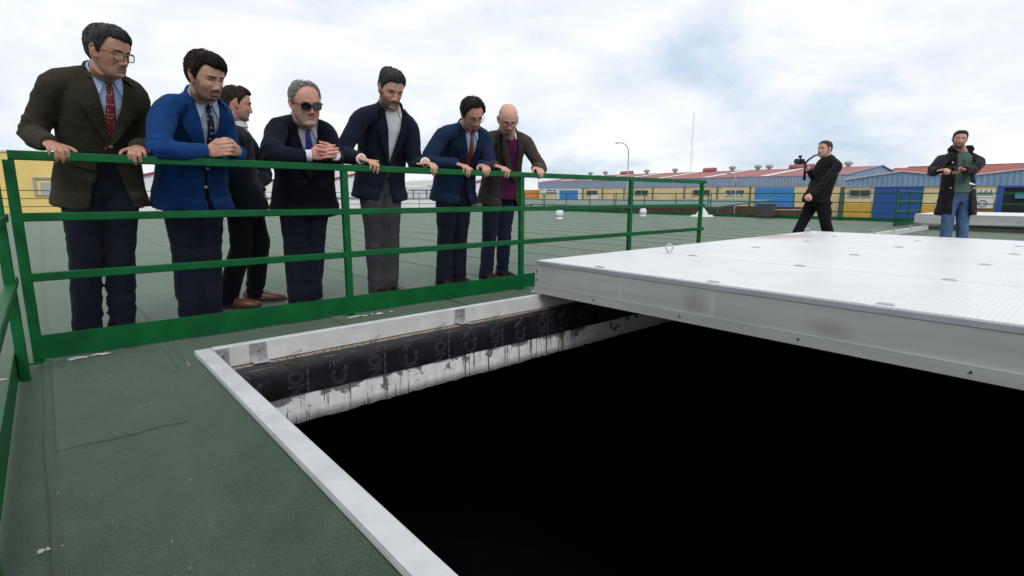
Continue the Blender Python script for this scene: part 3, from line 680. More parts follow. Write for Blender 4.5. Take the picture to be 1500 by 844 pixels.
def warehouse_gabled():
    xf = 55
    t = empty('warehouse', (xf, 10, GZ), 0, 'yellow warehouse with blue ribbed gables and deep blue doors at the right edge', 'warehouse')
    def part(mb, n, m, **k):
        o = mb.build(n, m, t, **k); o.location = (-xf, -10, -GZ); return o
    y0, y1 = 16.75, -12.0
    mb = MB(); mb.box((xf, y1, .2), (xf+20, y0, 1.70)); part(mb, 'wall', YEL)
    mb = MB(); mb.box((xf+.01, y1, GZ), (xf+20, y0-.01, .198)); part(mb, 'dado', YEL2)
    pk = [(16.75, 2.32), (12.5, 2.95), (8.6, 2.42), (4.4, 2.95), (.3, 2.42), (-3.8, 2.95), (-7.9, 2.42), (-12, 2.95)]
    def top(y):
        for (a, za), (b, zb) in zip(pk, pk[1:]):
            if b <= y <= a: return za+(zb-za)*(a-y)/(a-b)
        return 2.4
    part(ribbed(xf-.1, y0, y1, 1.72, top, .36, .05), 'fascia', BLUECLAD)
    for i in range(len(pk)-1):
        (a, za), (b, zb) = pk[i], pk[i+1]
        mb = MB(); mb.beam((xf-.16, a, za+.04), (xf-.16, b, zb+.04), .16, .07); part(mb, 'verge_trim', TRIMW)
        mb = MB(); mb.add([(xf-.05, a, za), (xf-.05, b, zb), (xf+20, b, zb), (xf+20, a, za)], [(0, 1, 2, 3)]); part(mb, 'roof', REDROOF2)
    mb = MB(); mb.box((xf-.15, 16.7, GZ), (xf+.3, 17.0, 1.72)); part(mb, 'corner_post', PIPE)
    d = rollup(t, xf, 10.85, 14.35, GZ+.05, 1.70, BLUEDARK, label='closed deep blue roller door'); d.location = (-xf, -10, -GZ)
    window(t, xf, 14.65, 16.25, .88, 1.40)
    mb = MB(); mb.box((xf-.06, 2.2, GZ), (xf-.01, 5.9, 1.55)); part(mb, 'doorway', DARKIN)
    mb = MB(); mb.box((xf-.12, 5.9, GZ), (xf-.01, 6.3, 1.70)); mb.box((xf-.12, 2.2, 1.551), (xf-.01, 5.899, 1.70)); part(mb, 'door_frame', BLUEDARK)
    mb = MB(); mb.box((xf-.2, 4.6, .75), (xf-.13, 5.25, 1.2)); part(mb, 'hanging_sign', mat('teal_sign', (.05, .22, .32), var=.1))
    mb = MB(); mb.box((xf-.08, 6.4, .86), (xf-.02, 7.7, 1.40)); sg = part(mb, 'sign_board', TRIMW)
    mb = MB()
    for k in range(12): mb.box((xf-.1, 6.5+k*.1, .95), (xf-.085, 6.55+k*.1, 1.15+.13*((k*5) % 3)))
    o = mb.build('lettering', INK, sg)
    mb = MB(); mb.box((xf-.5, 6.4, 0), (xf-.02, 7.6, .72)); ac = part(mb, 'air_conditioner', TRIMW)
    mb = MB(); mb.tube([(xf-.52, 6.98+.24*math.cos(a), .36+.24*math.sin(a)) for a in (2*PI*i/14 for i in range(14))], .03, 6, closed=True); mb.build('fan_grille', PIPE, ac)
    for c in t.children:
        if c.name.split('.')[0] == 'window': c.location = (-xf, -10, -GZ)
warehouse_gabled()
def big_red():
    t = empty('warehouse', (86, 8, GZ), 0, 'large shed with a plain brick red roof rising behind the blue gables', 'warehouse')
    mb = MB(); mb.add([(78, -30, 3.0), (90, -30, 4.85), (90, 21.4, 4.85), (78, 21.4, 3.0)], [(0, 1, 2, 3)]); mb.add([(102, -30, 3.0), (90, -30, 4.85), (90, 21.4, 4.85), (102, 21.4, 3.0)], [(3, 2, 1, 0)])
    o = mb.build('roof', REDROOF2, t); o.location = (-86, -8, -GZ)
    mb = MB(); mb.box((78.3, -30, GZ), (101.7, 21.2, 2.99)); o = mb.build('wall', BLUECLAD, t); o.location = (-86, -8, -GZ)
    mb = MB(); mb.box((90.4, -30, 4.9), (91, 20, 5.0)); o = mb.build('ridge_cap', REDROOF, t); o.location = (-86, -8, -GZ)
big_red()
def small_orange():
    t = empty('building', (66, 66, GZ), 0, 'low white building with an orange band left of the long warehouse', 'building')
    mb = MB(); mb.box((-5, -3.2, 0), (6, 9, 2.9)); mb.build('wall', WHITEWALL, t)
    mb = MB(); mb.box((-5.1, -3.3, 2.902), (6.1, 9.1, 4.4)); mb.build('fascia', ORANGE, t)
    for y in (1.0, 2.2):
        mb = MB(); mb.beam((0, y, 4.4), (0, y, 6.2), .08, .08); mb.build('mast', FRAMEG, t)
small_orange()

# canopies between the roof and the warehouses
def canopy(x0, x1, y0, y1, z0, z1, m, label, cuts=()):
    t = empty('canopy', ((x0+x1)/2, (y0+y1)/2, GZ), 0, label, 'canopy', None)
    off = -Vector(((x0+x1)/2, (y0+y1)/2, GZ))
    n = max(3, int((y1-y0)/3.2))
    for k in range(n):
        a = y0+(y1-y0)*k/n; b = y0+(y1-y0)*(k+1)/n-.03
        mb = MB(); mb.add([(x0, a, z0), (x1, a, z1), (x1, b, z1), (x0, b, z0), (x0, a, z0-.1), (x1, a, z1-.1), (x1, b, z1-.1), (x0, b, z0-.1)], [(0, 1, 2, 3), (7, 6, 5, 4), (0, 4, 5, 1), (1, 5, 6, 2), (2, 6, 7, 3), (3, 7, 4, 0)])
        o = mb.build('roof_panel', m, t); o.location = off
    for k in range(n+1):
        y = y0+(y1-y0)*k/n
        mb = MB(); mb.beam((x0+.2, y, GZ), (x0+.2, y, z0-.1), .12, .12); o = mb.build('post', PIPE, t); o.location = off
    return t
canopy(38, 48, 20.0, 29.5, 0.06, .56, CANOPY2, 'dark green canopy roof before the warehouse near the end post of the railing')
canopy(38, 48, 29.7, 40.5, -.02, .50, CANOPY, 'grey canopy roof before the warehouse right of the left blue door')
canopy(38, 48, 41.8, 50, -.2, .40, CANOPY, 'grey canopy roof in front of the small orange building')
canopy(30, 50, 52.5, 60, -.5, .62, CANOPY, 'dark grey canopy roof seen between the men in navy jackets')
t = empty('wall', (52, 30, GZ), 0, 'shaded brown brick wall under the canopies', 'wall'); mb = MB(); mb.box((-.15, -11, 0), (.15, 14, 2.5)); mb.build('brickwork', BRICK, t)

# buildings behind the suited men
def yellow_block():
    t = empty('building', (-3, 64, GZ), 0, 'bright yellow building with a grey framed window at the left edge', 'building')
    def part(mb, n, m):
        o = mb.build(n, m, t); o.location = (3, -64, -GZ); return o
    mb = MB(); mb.box((-12, 60, GZ), (2.6, 72, 4.15)); part(mb, 'wall', YBRIGHT)
    mb = MB(); mb.box((-12.1, 59.9, 4.15), (2.7, 72, 4.3)); part(mb, 'parapet_cap', TRIMW)
    x0, x1, z0, z1 = -.48, 1.35, .66, 2.2
    mb = MB(); w = .16
    mb.box((x0, 59.88, z1-w), (x1, 59.995, z1)); mb.box((x0, 59.88, z0), (x0+w, 59.995, z1-w-.001)); mb.box((x1-w, 59.88, z0), (x1, 59.995, z1-w-.001)); mb.box((x0+w+.001, 59.88, z0), (x1-w-.001, 59.995, z0+.1))
    f = part(mb, 'window', FRAMEG)
    mb = MB(); mb.box((x0+.45, 59.93, z0+.101), (x1-w-.02, 59.99, z1-.42)); g = mb.build('blind', mat('grey_blind', (.42, .43, .45), var=.05), f)
    for k in range(7): 
        mb = MB(); xx = x0+.5+k*.16; mb.box((xx, 59.905, z0+.1), (xx+.025, 59.928, z1-.43)); mb.build('bar', FRAMEG, f)
yellow_block()
def gabled_white(x0, xa, x1, ze, za, y, label, wallm, depth=22, tall=None):
    t = empty('industrial_building', (xa, y, GZ), 0, label, 'building')
    off = (-xa, -y, -GZ)
    def part(mb, n, m):
        o = mb.build(n, m, t); o.location = off; return o
    mb = MB(); F = [(x0, y, GZ), (x1, y, GZ), (x1, y, ze), (xa, y, za), (x0, y, ze)]
    mb.add(F+[(a, y+depth, c) for a, b, c in F], [(0, 1, 2, 3, 4), (1, 6, 7, 2), (0, 4, 9, 5)]); part(mb, 'wall', wallm)
    for a, b in (((x0, ze), (xa, za)), ((xa, za), (x1, ze))):
        mb = MB(); mb.beam((a[0], y-.1, a[1]), (b[0], y-.1, b[1]), .2, .17); part(mb, 'verge_trim', REDTRIM)
        mb = MB(); mb.add([(a[0], y, a[1]+.09), (b[0], y, b[1]+.09), (b[0], y+depth, b[1]+.09), (a[0], y+depth, a[1]+.09)], [(0, 1, 2, 3)]); part(mb, 'roof', BEIGE)
    mb = MB(); mb.box((x0, y-.06, .45), (x1, y-.005, .62)); part(mb, 'blue_band', BLUEGREY)
    return t
gabled_white(3.4, 12.6, 21.8, 1.5, 4.05, 60, 'white sheet building with red gable edge behind the man in bright blue', WHITEWALL)
gabled_white(22.2, 30.2, 34.6, 1.9, 3.75, 60.5, 'white sheet building with a red gable edge behind the man with open collar', WHITEWALL)
gabled_white(42.5, 48.4, 53, 2.1, 3.2, 60, 'white sheet building with a red gable edge behind the man in the orange tie', WHITEWALL)
for x0, x1, zt, y, lab in ((7.0, 16, 3.2, 84, 'grey flat roofed block behind the first white gable'), (33, 47, 4.6, 90, 'beige flat roofed block behind the second white gable')):
    t = empty('building', ((x0+x1)/2, y, GZ), 0, lab, 'building'); w = (x1-x0)/2
    mb = MB(); mb.box((-w, 0, 0), (w, 10, zt-GZ)); mb.build('wall', BEIGE, t)
    mb = MB(); mb.box((-w-.1, -.1, zt-GZ), (w+.1, 10.1, zt-GZ+.25)); mb.build('parapet_cap', TRIMW, t)
t = empty('bus_shelter', (36.2, 59, GZ), 0, 'small flat dark roof on posts seen left of the navy suited man', 'shelter')
mb = MB(); mb.box((-1.1, -1, 4.0), (1.1, 1, 4.12)); mb.build('roof', PIPE, t)
for x in (-1, 1):
    mb = MB(); mb.beam((x, 0, 0), (x, 0, 3.99), .1, .1); mb.build('post', PIPE, t)
# boundary wall seen through the far railing
t = empty('wall', (10, 44, GZ), 0, 'pale grey boundary wall seen through the far railing', 'wall')
mb = MB(); mb.box((-9, -.1, 0), (22, .1, 3.05)); mb.build('panel', WHITEWALL, t); mb = MB(); mb.box((-9, -.14, 3.051), (22, .14, 3.12)); mb.build('coping', FRAMEG, t)

# street lamps and aerial mast
def lamp(x, y, top, reach, label, m=FRAMEG):
    t = empty('street_lamp', (x, y, GZ), 0, label, 'street lamp', 'street lamps between the roof and the warehouses')
    mb = MB(); h = top-GZ
    mb.tube([(0, 0, 0), (0, 0, h*.45), (0, 0, h-1.3)], [.09, .07, .055], 8); mb.build('pole', m, t, smooth=True)
    mb = MB(); mb.tube([(0, 0, h-1.3), (0, .04*reach, h-.75), (0, .2*reach, h-.33), (0, .48*reach, h-.08), (0, .8*reach, h)], [.055, .052, .05, .045, .04], 8); mb.build('arm', m, t, smooth=True)
    mb = MB(); mb.ell((0, 1.0*reach, h+.0), .11, .28, .06); mb.build('lamp_head', FRAMEG, t, smooth=True)
lamp(45, 33.4, 6.2, 1.5, 'tall street lamp with a curved arm above the fourth railing post')
lamp(50, 24.45, 3.05, .9, 'low street lamp in front of the red roof right of the railing end')
lamp(57, 28.4, 2.1, .1, 'thin pale pole before the yellow wall left of the wide blue door')
t = empty('aerial_mast', (74, 43.4, GZ), 0, 'tall thin lattice aerial mast rising above the red warehouse roof', 'mast')
mb = MB()
for a in range(3):
    q = 2*PI*a/3; mb.tube([(.14*math.cos(q), .14*math.sin(q), 4), (.11*math.cos(q), .11*math.sin(q), 15.6)], .016, 5)
mb.build('leg', FRAMEG, t)
mb = MB()
for k in range(26):
    z = 4.2+k*.44; q = 2*PI*(k % 3)/3; q2 = q+2*PI/3
    mb.tube([(.13*math.cos(q), .13*math.sin(q), z), (.13*math.cos(q2), .13*math.sin(q2), z+.44)], .009, 4)
mb.build('bracing', FRAMEG, t)
# small dark box and pipe by the far toe board
t = empty('electrical_box', (20.4, 8.75, 0), 0, 'small black box with a thin pipe by the far railing', 'box')
mb = MB(); mb.box((-.15, -.3, .06), (.15, .3, .55)); mb.build('case', BOLT, t, bevel=.01)
for y in (-.2, .2):
    mb = MB(); mb.beam((0, y, 0), (0, y, .06), .05, .05); mb.build('foot', BOLT, t)
mb = MB(); mb.tube([(0, -.3, .32), (0, -1.8, .36)], .02, 6); mb.build('pipe', STEEL, t)
# ================================================================ PEOPLE
def vn(P, seed=0):
    """value noise, vectorised: P (n,3) -> (n,) in -1..1"""
    P = np.asarray(P, float); I = np.floor(P).astype(np.int64); f = P-I; u = f*f*(3-2*f); r = 0
    for dx in (0, 1):
        for dy in (0, 1):
            for dz in (0, 1):
                h = ((I[:, 0]+dx)*73856093) ^ ((I[:, 1]+dy)*19349663) ^ ((I[:, 2]+dz)*83492791) ^ (seed*2654435)
                h = (h ^ (h >> 13))*1274126177 & 0x7fffffff
                v = (h & 0xffff)/32767.5-1
                r = r+v*(u[:, 0] if dx else 1-u[:, 0])*(u[:, 1] if dy else 1-u[:, 1])*(u[:, 2] if dz else 1-u[:, 2])
    return r
def coords(me):
    a = np.empty(len(me.vertices)*3); me.vertices.foreach_get('co', a); return a.reshape(-1, 3)
def normals(me):
    a = np.empty(len(me.vertices)*3); me.vertices.foreach_get('normal', a); return a.reshape(-1, 3)
def set_coords(me, c): me.vertices.foreach_set('co', np.ascontiguousarray(c).ravel()); me.update()
def voxel(mb, size, smooth=2, name='tmp', fac=.5):
    me = bpy.data.meshes.new(name); me.from_pydata(mb.v, [], mb.f); me.update()
    o = bpy.data.objects.new(name, me); COL.objects.link(o)
    m = o.modifiers.new('r', 'REMESH'); m.mode = 'VOXEL'; m.voxel_size = size
    if smooth: s = o.modifiers.new('s', 'SMOOTH'); s.factor = fac; s.iterations = smooth
    dg = bpy.context.evaluated_depsgraph_get(); out = bpy.data.meshes.new_from_object(o.evaluated_get(dg))
    bpy.data.objects.remove(o); bpy.data.meshes.remove(me)
    out.polygons.foreach_set('use_smooth', [True]*len(out.polygons)); out.update()
    return out
def bvh(me): 
    return BVHTree.FromPolygons([v.co.copy() for v in me.vertices], [tuple(p.vertices) for p in me.polygons])
def set_cols(me, c):
    at = me.color_attributes.new('Col', 'FLOAT_COLOR', 'POINT'); a = np.ones((len(c), 4), np.float32); a[:, :3] = c
    at.data.foreach_set('color', a.ravel())

def attr_mat(name, rough=.5, sss=0.0, bump=0.0, bscale=300, spec=.4, nvar=.16, nscale=70):
    m = bpy.data.materials.new(name); m.use_nodes = True; N, L, b = nodes_of(m)
    a = N.new('ShaderNodeVertexColor'); a.layer_name = 'Col'
    tc = N.new('ShaderNodeTexCoord'); n = N.new('ShaderNodeTexNoise'); n.inputs['Scale'].default_value = nscale; n.inputs['Detail'].default_value = 4; L.new(tc.outputs['Object'], n.inputs['Vector'])
    mr = N.new('ShaderNodeMapRange'); mr.inputs['From Min'].default_value = .3; mr.inputs['From Max'].default_value = .7; mr.inputs['To Min'].default_value = 1-nvar; mr.inputs['To Max'].default_value = 1+nvar; L.new(n.outputs['Fac'], mr.inputs[0])
    mx = N.new('ShaderNodeMixRGB'); mx.blend_type = 'MULTIPLY'; mx.inputs[0].default_value = 1; L.new(a.outputs[0], mx.inputs[1]); L.new(mr.outputs[0], mx.inputs[2]); L.new(mx.outputs[0], b.inputs['Base Color'])
    b.inputs['Roughness'].default_value = rough; b.inputs['Specular IOR Level'].default_value = spec
    if sss: b.inputs['Subsurface Weight'].default_value = sss; b.inputs['Subsurface Radius'].default_value = (.012, .005, .003); b.inputs['Subsurface Scale'].default_value = .6
    if bump:
        n2 = N.new('ShaderNodeTexNoise'); n2.inputs['Scale'].default_value = bscale; L.new(tc.outputs['Object'], n2.inputs['Vector']); bp = N.new('ShaderNodeBump'); bp.inputs['Strength'].default_value = bump; bp.inputs['Distance'].default_value = .002; L.new(n2.outputs['Fac'], bp.inputs['Height']); L.new(bp.outputs[0], b.inputs['Normal'])
    return m
SKIN = attr_mat('skin', .5, .12, .25, 260)
EYEM = attr_mat('eye', .3, nvar=.02, spec=.3)
def cloth(name, col, var=.12, rough=.92, sheen=.04, bscale=420, bump=.3, vscale=14):
    return mat(name, col, rough=rough, var=var, vscale=vscale, bump=bump, bscale=bscale, spec=.1, sheen=sheen)
def hair_mat(name, c1, c2):
    m = mat(name, c1, rough=.6, var=0, col2=c2, vscale=55, spec=.2, stretch=(1, 1, .35), bump=.5, bscale=160, lo=.3, hi=.7); return m
LEATHER = mat('black_leather', (.009, .008, .008), rough=.5, var=.2, vscale=20, spec=.25)
BROWNL = mat('brown_leather', (.13, .045, .025), rough=.4, var=.25, vscale=18)
SOLE = mat('shoe_sole', (.02, .018, .016), rough=.8, var=.1)
def tie_mat(name, base, spot, scale, thr=.2, stretch=(1, 1, 1)):
    m = bpy.data.materials.new(name); m.use_nodes = True; N, L, b = nodes_of(m); b.inputs['Roughness'].default_value = .5
    tc = N.new('ShaderNodeTexCoord'); mp = N.new('ShaderNodeMapping'); mp.inputs['Scale'].default_value = stretch; L.new(tc.outputs['Object'], mp.inputs[0])
    v = N.new('ShaderNodeTexVoronoi'); v.inputs['Scale'].default_value = scale; v.inputs['Randomness'].default_value = .35; L.new(mp.outputs[0], v.inputs['Vector'])
    r = N.new('ShaderNodeValToRGB'); r.color_ramp.elements[0].position = thr; r.color_ramp.elements[1].position = thr+.06; r.color_ramp.elements[0].color = (*spot, 1); r.color_ramp.elements[1].color = (*base, 1); L.new(v.outputs['Distance'], r.inputs[0]); L.new(r.outputs[0], b.inputs['Base Color'])
    return m
def stripe_mat(name, a, c, scale, axis=2, rough=.9, edge=.5):
    m = bpy.data.materials.new(name); m.use_nodes = True; N, L, b = nodes_of(m); b.inputs['Roughness'].default_value = rough; b.inputs['Specular IOR Level'].default_value = .2
    tc = N.new('ShaderNodeTexCoord'); sp = N.new('ShaderNodeSeparateXYZ'); L.new(tc.outputs['Object'], sp.inputs[0])
    ml = N.new('ShaderNodeMath'); ml.operation = 'MULTIPLY'; ml.inputs[1].default_value = scale; L.new(sp.outputs[axis], ml.inputs[0])
    fr = N.new('ShaderNodeMath'); fr.operation = 'FRACT'; L.new(ml.outputs[0], fr.inputs[0])
    gt = N.new('ShaderNodeMath'); gt.operation = 'GREATER_THAN'; gt.inputs[1].default_value = edge; L.new(fr.outputs[0], gt.inputs[0])
    mx = N.new('ShaderNodeMixRGB'); L.new(gt.outputs[0], mx.inputs[0]); mx.inputs[1].default_value = (*a, 1); mx.inputs[2].default_value = (*c, 1); L.new(mx.outputs[0], b.inputs['Base Color'])
    return m
LENS_DARK = mat('dark_lens', (.008, .009, .01), rough=.06, var=0, spec=.6)
def lens_mat():
    m = bpy.data.materials.new('clear_lens'); m.use_nodes = True; N, L, b = nodes_of(m)
    t = N.new('ShaderNodeBsdfTransparent'); t.inputs[0].default_value = (.96, .97, .97, 1); g = N.new('ShaderNodeBsdfGlossy'); g.inputs['Roughness'].default_value = .03
    mx = N.new('ShaderNodeMixShader'); mx.inputs[0].default_value = .07; L.new(t.outputs[0], mx.inputs[1]); L.new(g.outputs[0], mx.inputs[2]); L.new(mx.outputs[0], N['Material Output'].inputs['Surface'])
    return m
LENS = lens_mat()

# ---------------------------------------------------------------- head
HZ = [.120, .116, .108, .095, .078, .055, .030, .010, -.010, -.030, -.050, -.070, -.090, -.104, -.113, -.118]
HF = [.005, .028, .052, .068, .079, .087, .090, .088, .087, .086, .0845, .083, .081, .078, .068, .050]
HB = [-.025, -.048, -.068, -.083, -.094, -.102, -.104, -.102, -.098, -.090, -.074, -.052, -.036, -.018, 0, .012]
HW = [.010, .030, .047, .060, .069, .0755, .078, .0775, .0755, .0725, .068, .062, .0535, .043, .031, .016]
def smooth01(x): x = np.clip(x, 0, 1); return x*x*(3-2*x)
class Head:
    def __init__(s, k=1.0, fw=1.0, jaw=1.0, nose=1.0, chin=0.0, cheek=0.0):
        s.k, s.fw, s.jaw, s.nose, s.chin, s.cheek = k, fw, jaw, nose, chin, cheek
    def base(s, a, z):
        """point on the smooth skull: a = angle from the face, z height; arrays"""
        a = np.asarray(a, float); z = np.asarray(z, float)
        zz = HZ[::-1]
        yf = np.interp(z, zz, HF[::-1]); yb = np.interp(z, zz, HB[::-1]); w = np.interp(z, zz, HW[::-1])
        w = w*s.fw*(1+(s.jaw-1)*smooth01((-.02-z)/.05))
        yc = (yf+yb)/2; b = (yf-yb)/2
        n = 2.25
        sn, cs = np.sin(a), np.cos(a)
        x = w*np.sign(sn)*np.abs(sn)**(2/n); y = yc+b*np.sign(cs)*np.abs(cs)**(2/n)
        return np.stack([x, y, z+0*x], -1)
    def face(s, P):
        x, y, z = P[..., 0], P[..., 1].copy(), P[..., 2]
        fr = smooth01((y-.02)/.035); ax = np.abs(x)
        g = lambda c, w: np.exp(-((c)/w)**2)
        h = np.interp(z, [-.056, -.048, -.040, -.034, -.015, .006, .02], [0, .010, .0225, .0235, .0145, .006, 0])*s.nose
        wz = np.interp(z, [-.05, -.04, -.02, .01], [.0125, .0115, .0085, .0075])
        d = h*g(x, wz)+.0075*s.nose*g(ax-.0135, .0065)*g(z+.0415, .0075)
        d += .0050*g(ax-.028, .022)*g(z-.021, .009)                 # brow
        d -= .0135*g(ax-.0315, .0135)*g(z-.002, .0105)              # socket
        d += .0045*g(ax-.043, .018)*g(z+.026, .016)                 # cheekbone
        d -= .003*g(ax-.050, .012)*g(z+.058, .02)
        d += .0045*g(x, .020)*g(z+.0615, .0042)+.0060*g(x, .018)*g(z+.0735, .0048)-.0050*g(x, .025)*g(z+.0672, .0026)
        d -= .0045*g(x, .022)*g(z+.085, .006); d += (.006+s.chin)*g(x, .019)*g(z+.101, .011)
        d -= .0030*g(ax-.030-(-.04-z)*.35, .0045)*smooth01((-.035-z)/.01)*smooth01((z+.078)/.02)   # nasolabial fold
        d += s.cheek*g(ax-.045, .02)*g(z+.045, .025)
        P = P.copy(); P[..., 1] = y+d*fr; return P
    def mesh(s, mb, T):
        zs = [.1195, .117, .112]+[.106-.0046*i for i in range(48)]
        zs = [z for z in zs if z > -.1175]+[-.1178]
        n = 80; t = np.arange(n)/n; a = 2*PI*t-.45*np.sin(2*PI*t)      # denser in front
        rings = []
        for z in zs:
            P = s.face(s.base(a, np.full(n, z))); rings.append([T(p) for p in P])
        mb.rings(rings)
        for sd in (-1, 1):                                            # ears
            pts = [(sd*.0735*s.fw, .012, -.034), (sd*.078*s.fw, .002, -.031), (sd*.085*s.fw, -.008, -.018), (sd*.090*s.fw, -.016, .004), (sd*.089*s.fw, -.012, .021), (sd*.082*s.fw, .000, .027), (sd*.0755*s.fw, .010, .018)]
            mb.tube([T(q) for q in pts], [.0062*s.k, .0066*s.k, .0058*s.k, .0056*s.k, .0056*s.k, .0052*s.k, .005*s.k], 8)
            mb.tube([T((sd*.070*s.fw, .006, -.026)), T((sd*.080*s.fw, -.006, .0)), T((sd*.076*s.fw, -.002, .018))], [.010*s.k, .0115*s.k, .010*s.k], 8, flat=.5)
            e = s.eye(sd)                                             # eyelids
            mb.ell(T(e+np.array([0, -.0008, .0056])), .0150*s.k, .0148*s.k, .0115*s.k, s.M, 14, 9)
            mb.ell(T(e+np.array([0, -.003, -.0116])), .0140*s.k, .0135*s.k, .0070*s.k, s.M, 14, 9)
    def eye(s, sd):
        a = math.asin(min(.99, (.0315/(.0765*s.fw))**(2.25/2)))
        p = s.face(s.base(np.array([sd*a]), np.array([.001])))[0]
        return np.array([sd*.0315, p[1]-.0065, .001])

def tubular_hand(mb, W, K, pn, side, k=1.0, curl=(25, 50, 30), spread=4, thumb='rest', fing=(1, 1, 1, 1), spl=None):
    """hand from wrist W to knuckle centre K; pn = direction the palm faces; side = +1 thumb towards +l"""
    W, K, pn = Vector(W), Vector(K), Vector(pn).normalized()
    d = (K-W).normalized(); pn = (pn-d*pn.dot(d)).normalized(); l = d.cross(pn)*side     # l points to the thumb side
    hw = .041*k
    # palm as a loft of flattened rings
    R = []
    for t, w, th in ((-.22, .55, .021), (0, .62, .021), (.3, .86, .0185), (.65, 1.0, .0165), (.95, .98, .0135), (1.06, .90, .0095)):
        c = W+(K-W)*t
        R.append([c+l*(hw*w*math.cos(a))-pn*(th*k*.8*math.sin(a))+pn*.002 for a in (2*PI*i/14 for i in range(14))])
    mb.rings(R)
    for i in range(4):                                             # index .. little finger
        off = (.029-.0193*i)*k
        L1, L2, L3 = [(.043, .026, .021), (.047, .030, .022), (.043, .028, .022), (.034, .021, .019)][i]
        L1, L2, L3 = L1*k*fing[i], L2*k*fing[i], L3*k*fing[i]
        r = [.0098, .0100, .0096, .0086][i]*k
        b = K+l*off-d*(.004 if i in (0, 2) else .012 if i == 3 else 0)*k
        ang = math.radians(spread*(1.5-i)); dd = (d*math.cos(ang)+l*math.sin(ang)).normalized()
        c = [q+random.uniform(-6, 6) for q in curl]; a = 0; p = b; pts = [b-d*.022*k, b]
        for q, Ln in zip(c, (L1, L2, L3)):
            a += math.radians(q); v = dd*math.cos(a)+pn*math.sin(a); p = p+v*Ln*.55; pts.append(p); p = p+v*Ln*.45; pts.append(p)
        rr = [r*.95, r*1.08, r*.97, r*1.03, r*.93, r*.95, r*.85, r*.72]
        mb.tube(pts, rr, 8, round_ends=True)
    b = W+d*.022*k+l*.026*k+pn*.006                                # thumb
    if thumb == 'rest': vs = (l*.75+d*.65+pn*.15, l*.35+d*.9+pn*.1, l*.15+d*.95+pn*.2)
    elif thumb == 'side': vs = (l*.95+d*.35, l*.97+d*.25, l*.98+d*.12)
    elif thumb == 'under': vs = (l*.6+d*.5+pn*.6, l*.2+d*.6+pn*.75, d*.6+pn*.7)
    else: vs = (l*.55+d*.8+pn*.2, d*.9+l*.1+pn*.4, d*.8+pn*.5-l*.2)
    p = b; pts = [b-d*.012*k]; rr = [.013*k, ]
    for v, Ln, r in zip(vs, (.040, .032, .024), (.0135, .0112, .0098)):
        pts.append(p); rr.append(r*k); p = p+v.normalized()*Ln*k
    pts.append(p); rr.append(.0078*k)
    mb.tube(pts, rr, 8, round_ends=True)

def V3(*a): return Vector(a[0] if len(a) == 1 else a)
def lerp(a, b, t): return a+(b-a)*t
def ell_ring(c, A, B, wa, wb, n=32, ex=2.3):
    R = []
    for i in range(n):
        t = 2*PI*i/n; cs, sn = math.cos(t), math.sin(t)
        R.append(c+A*(wa*math.copysign(abs(cs)**(2/ex), cs))+B*(wb*math.copysign(abs(sn)**(2/ex), sn)))
    return R

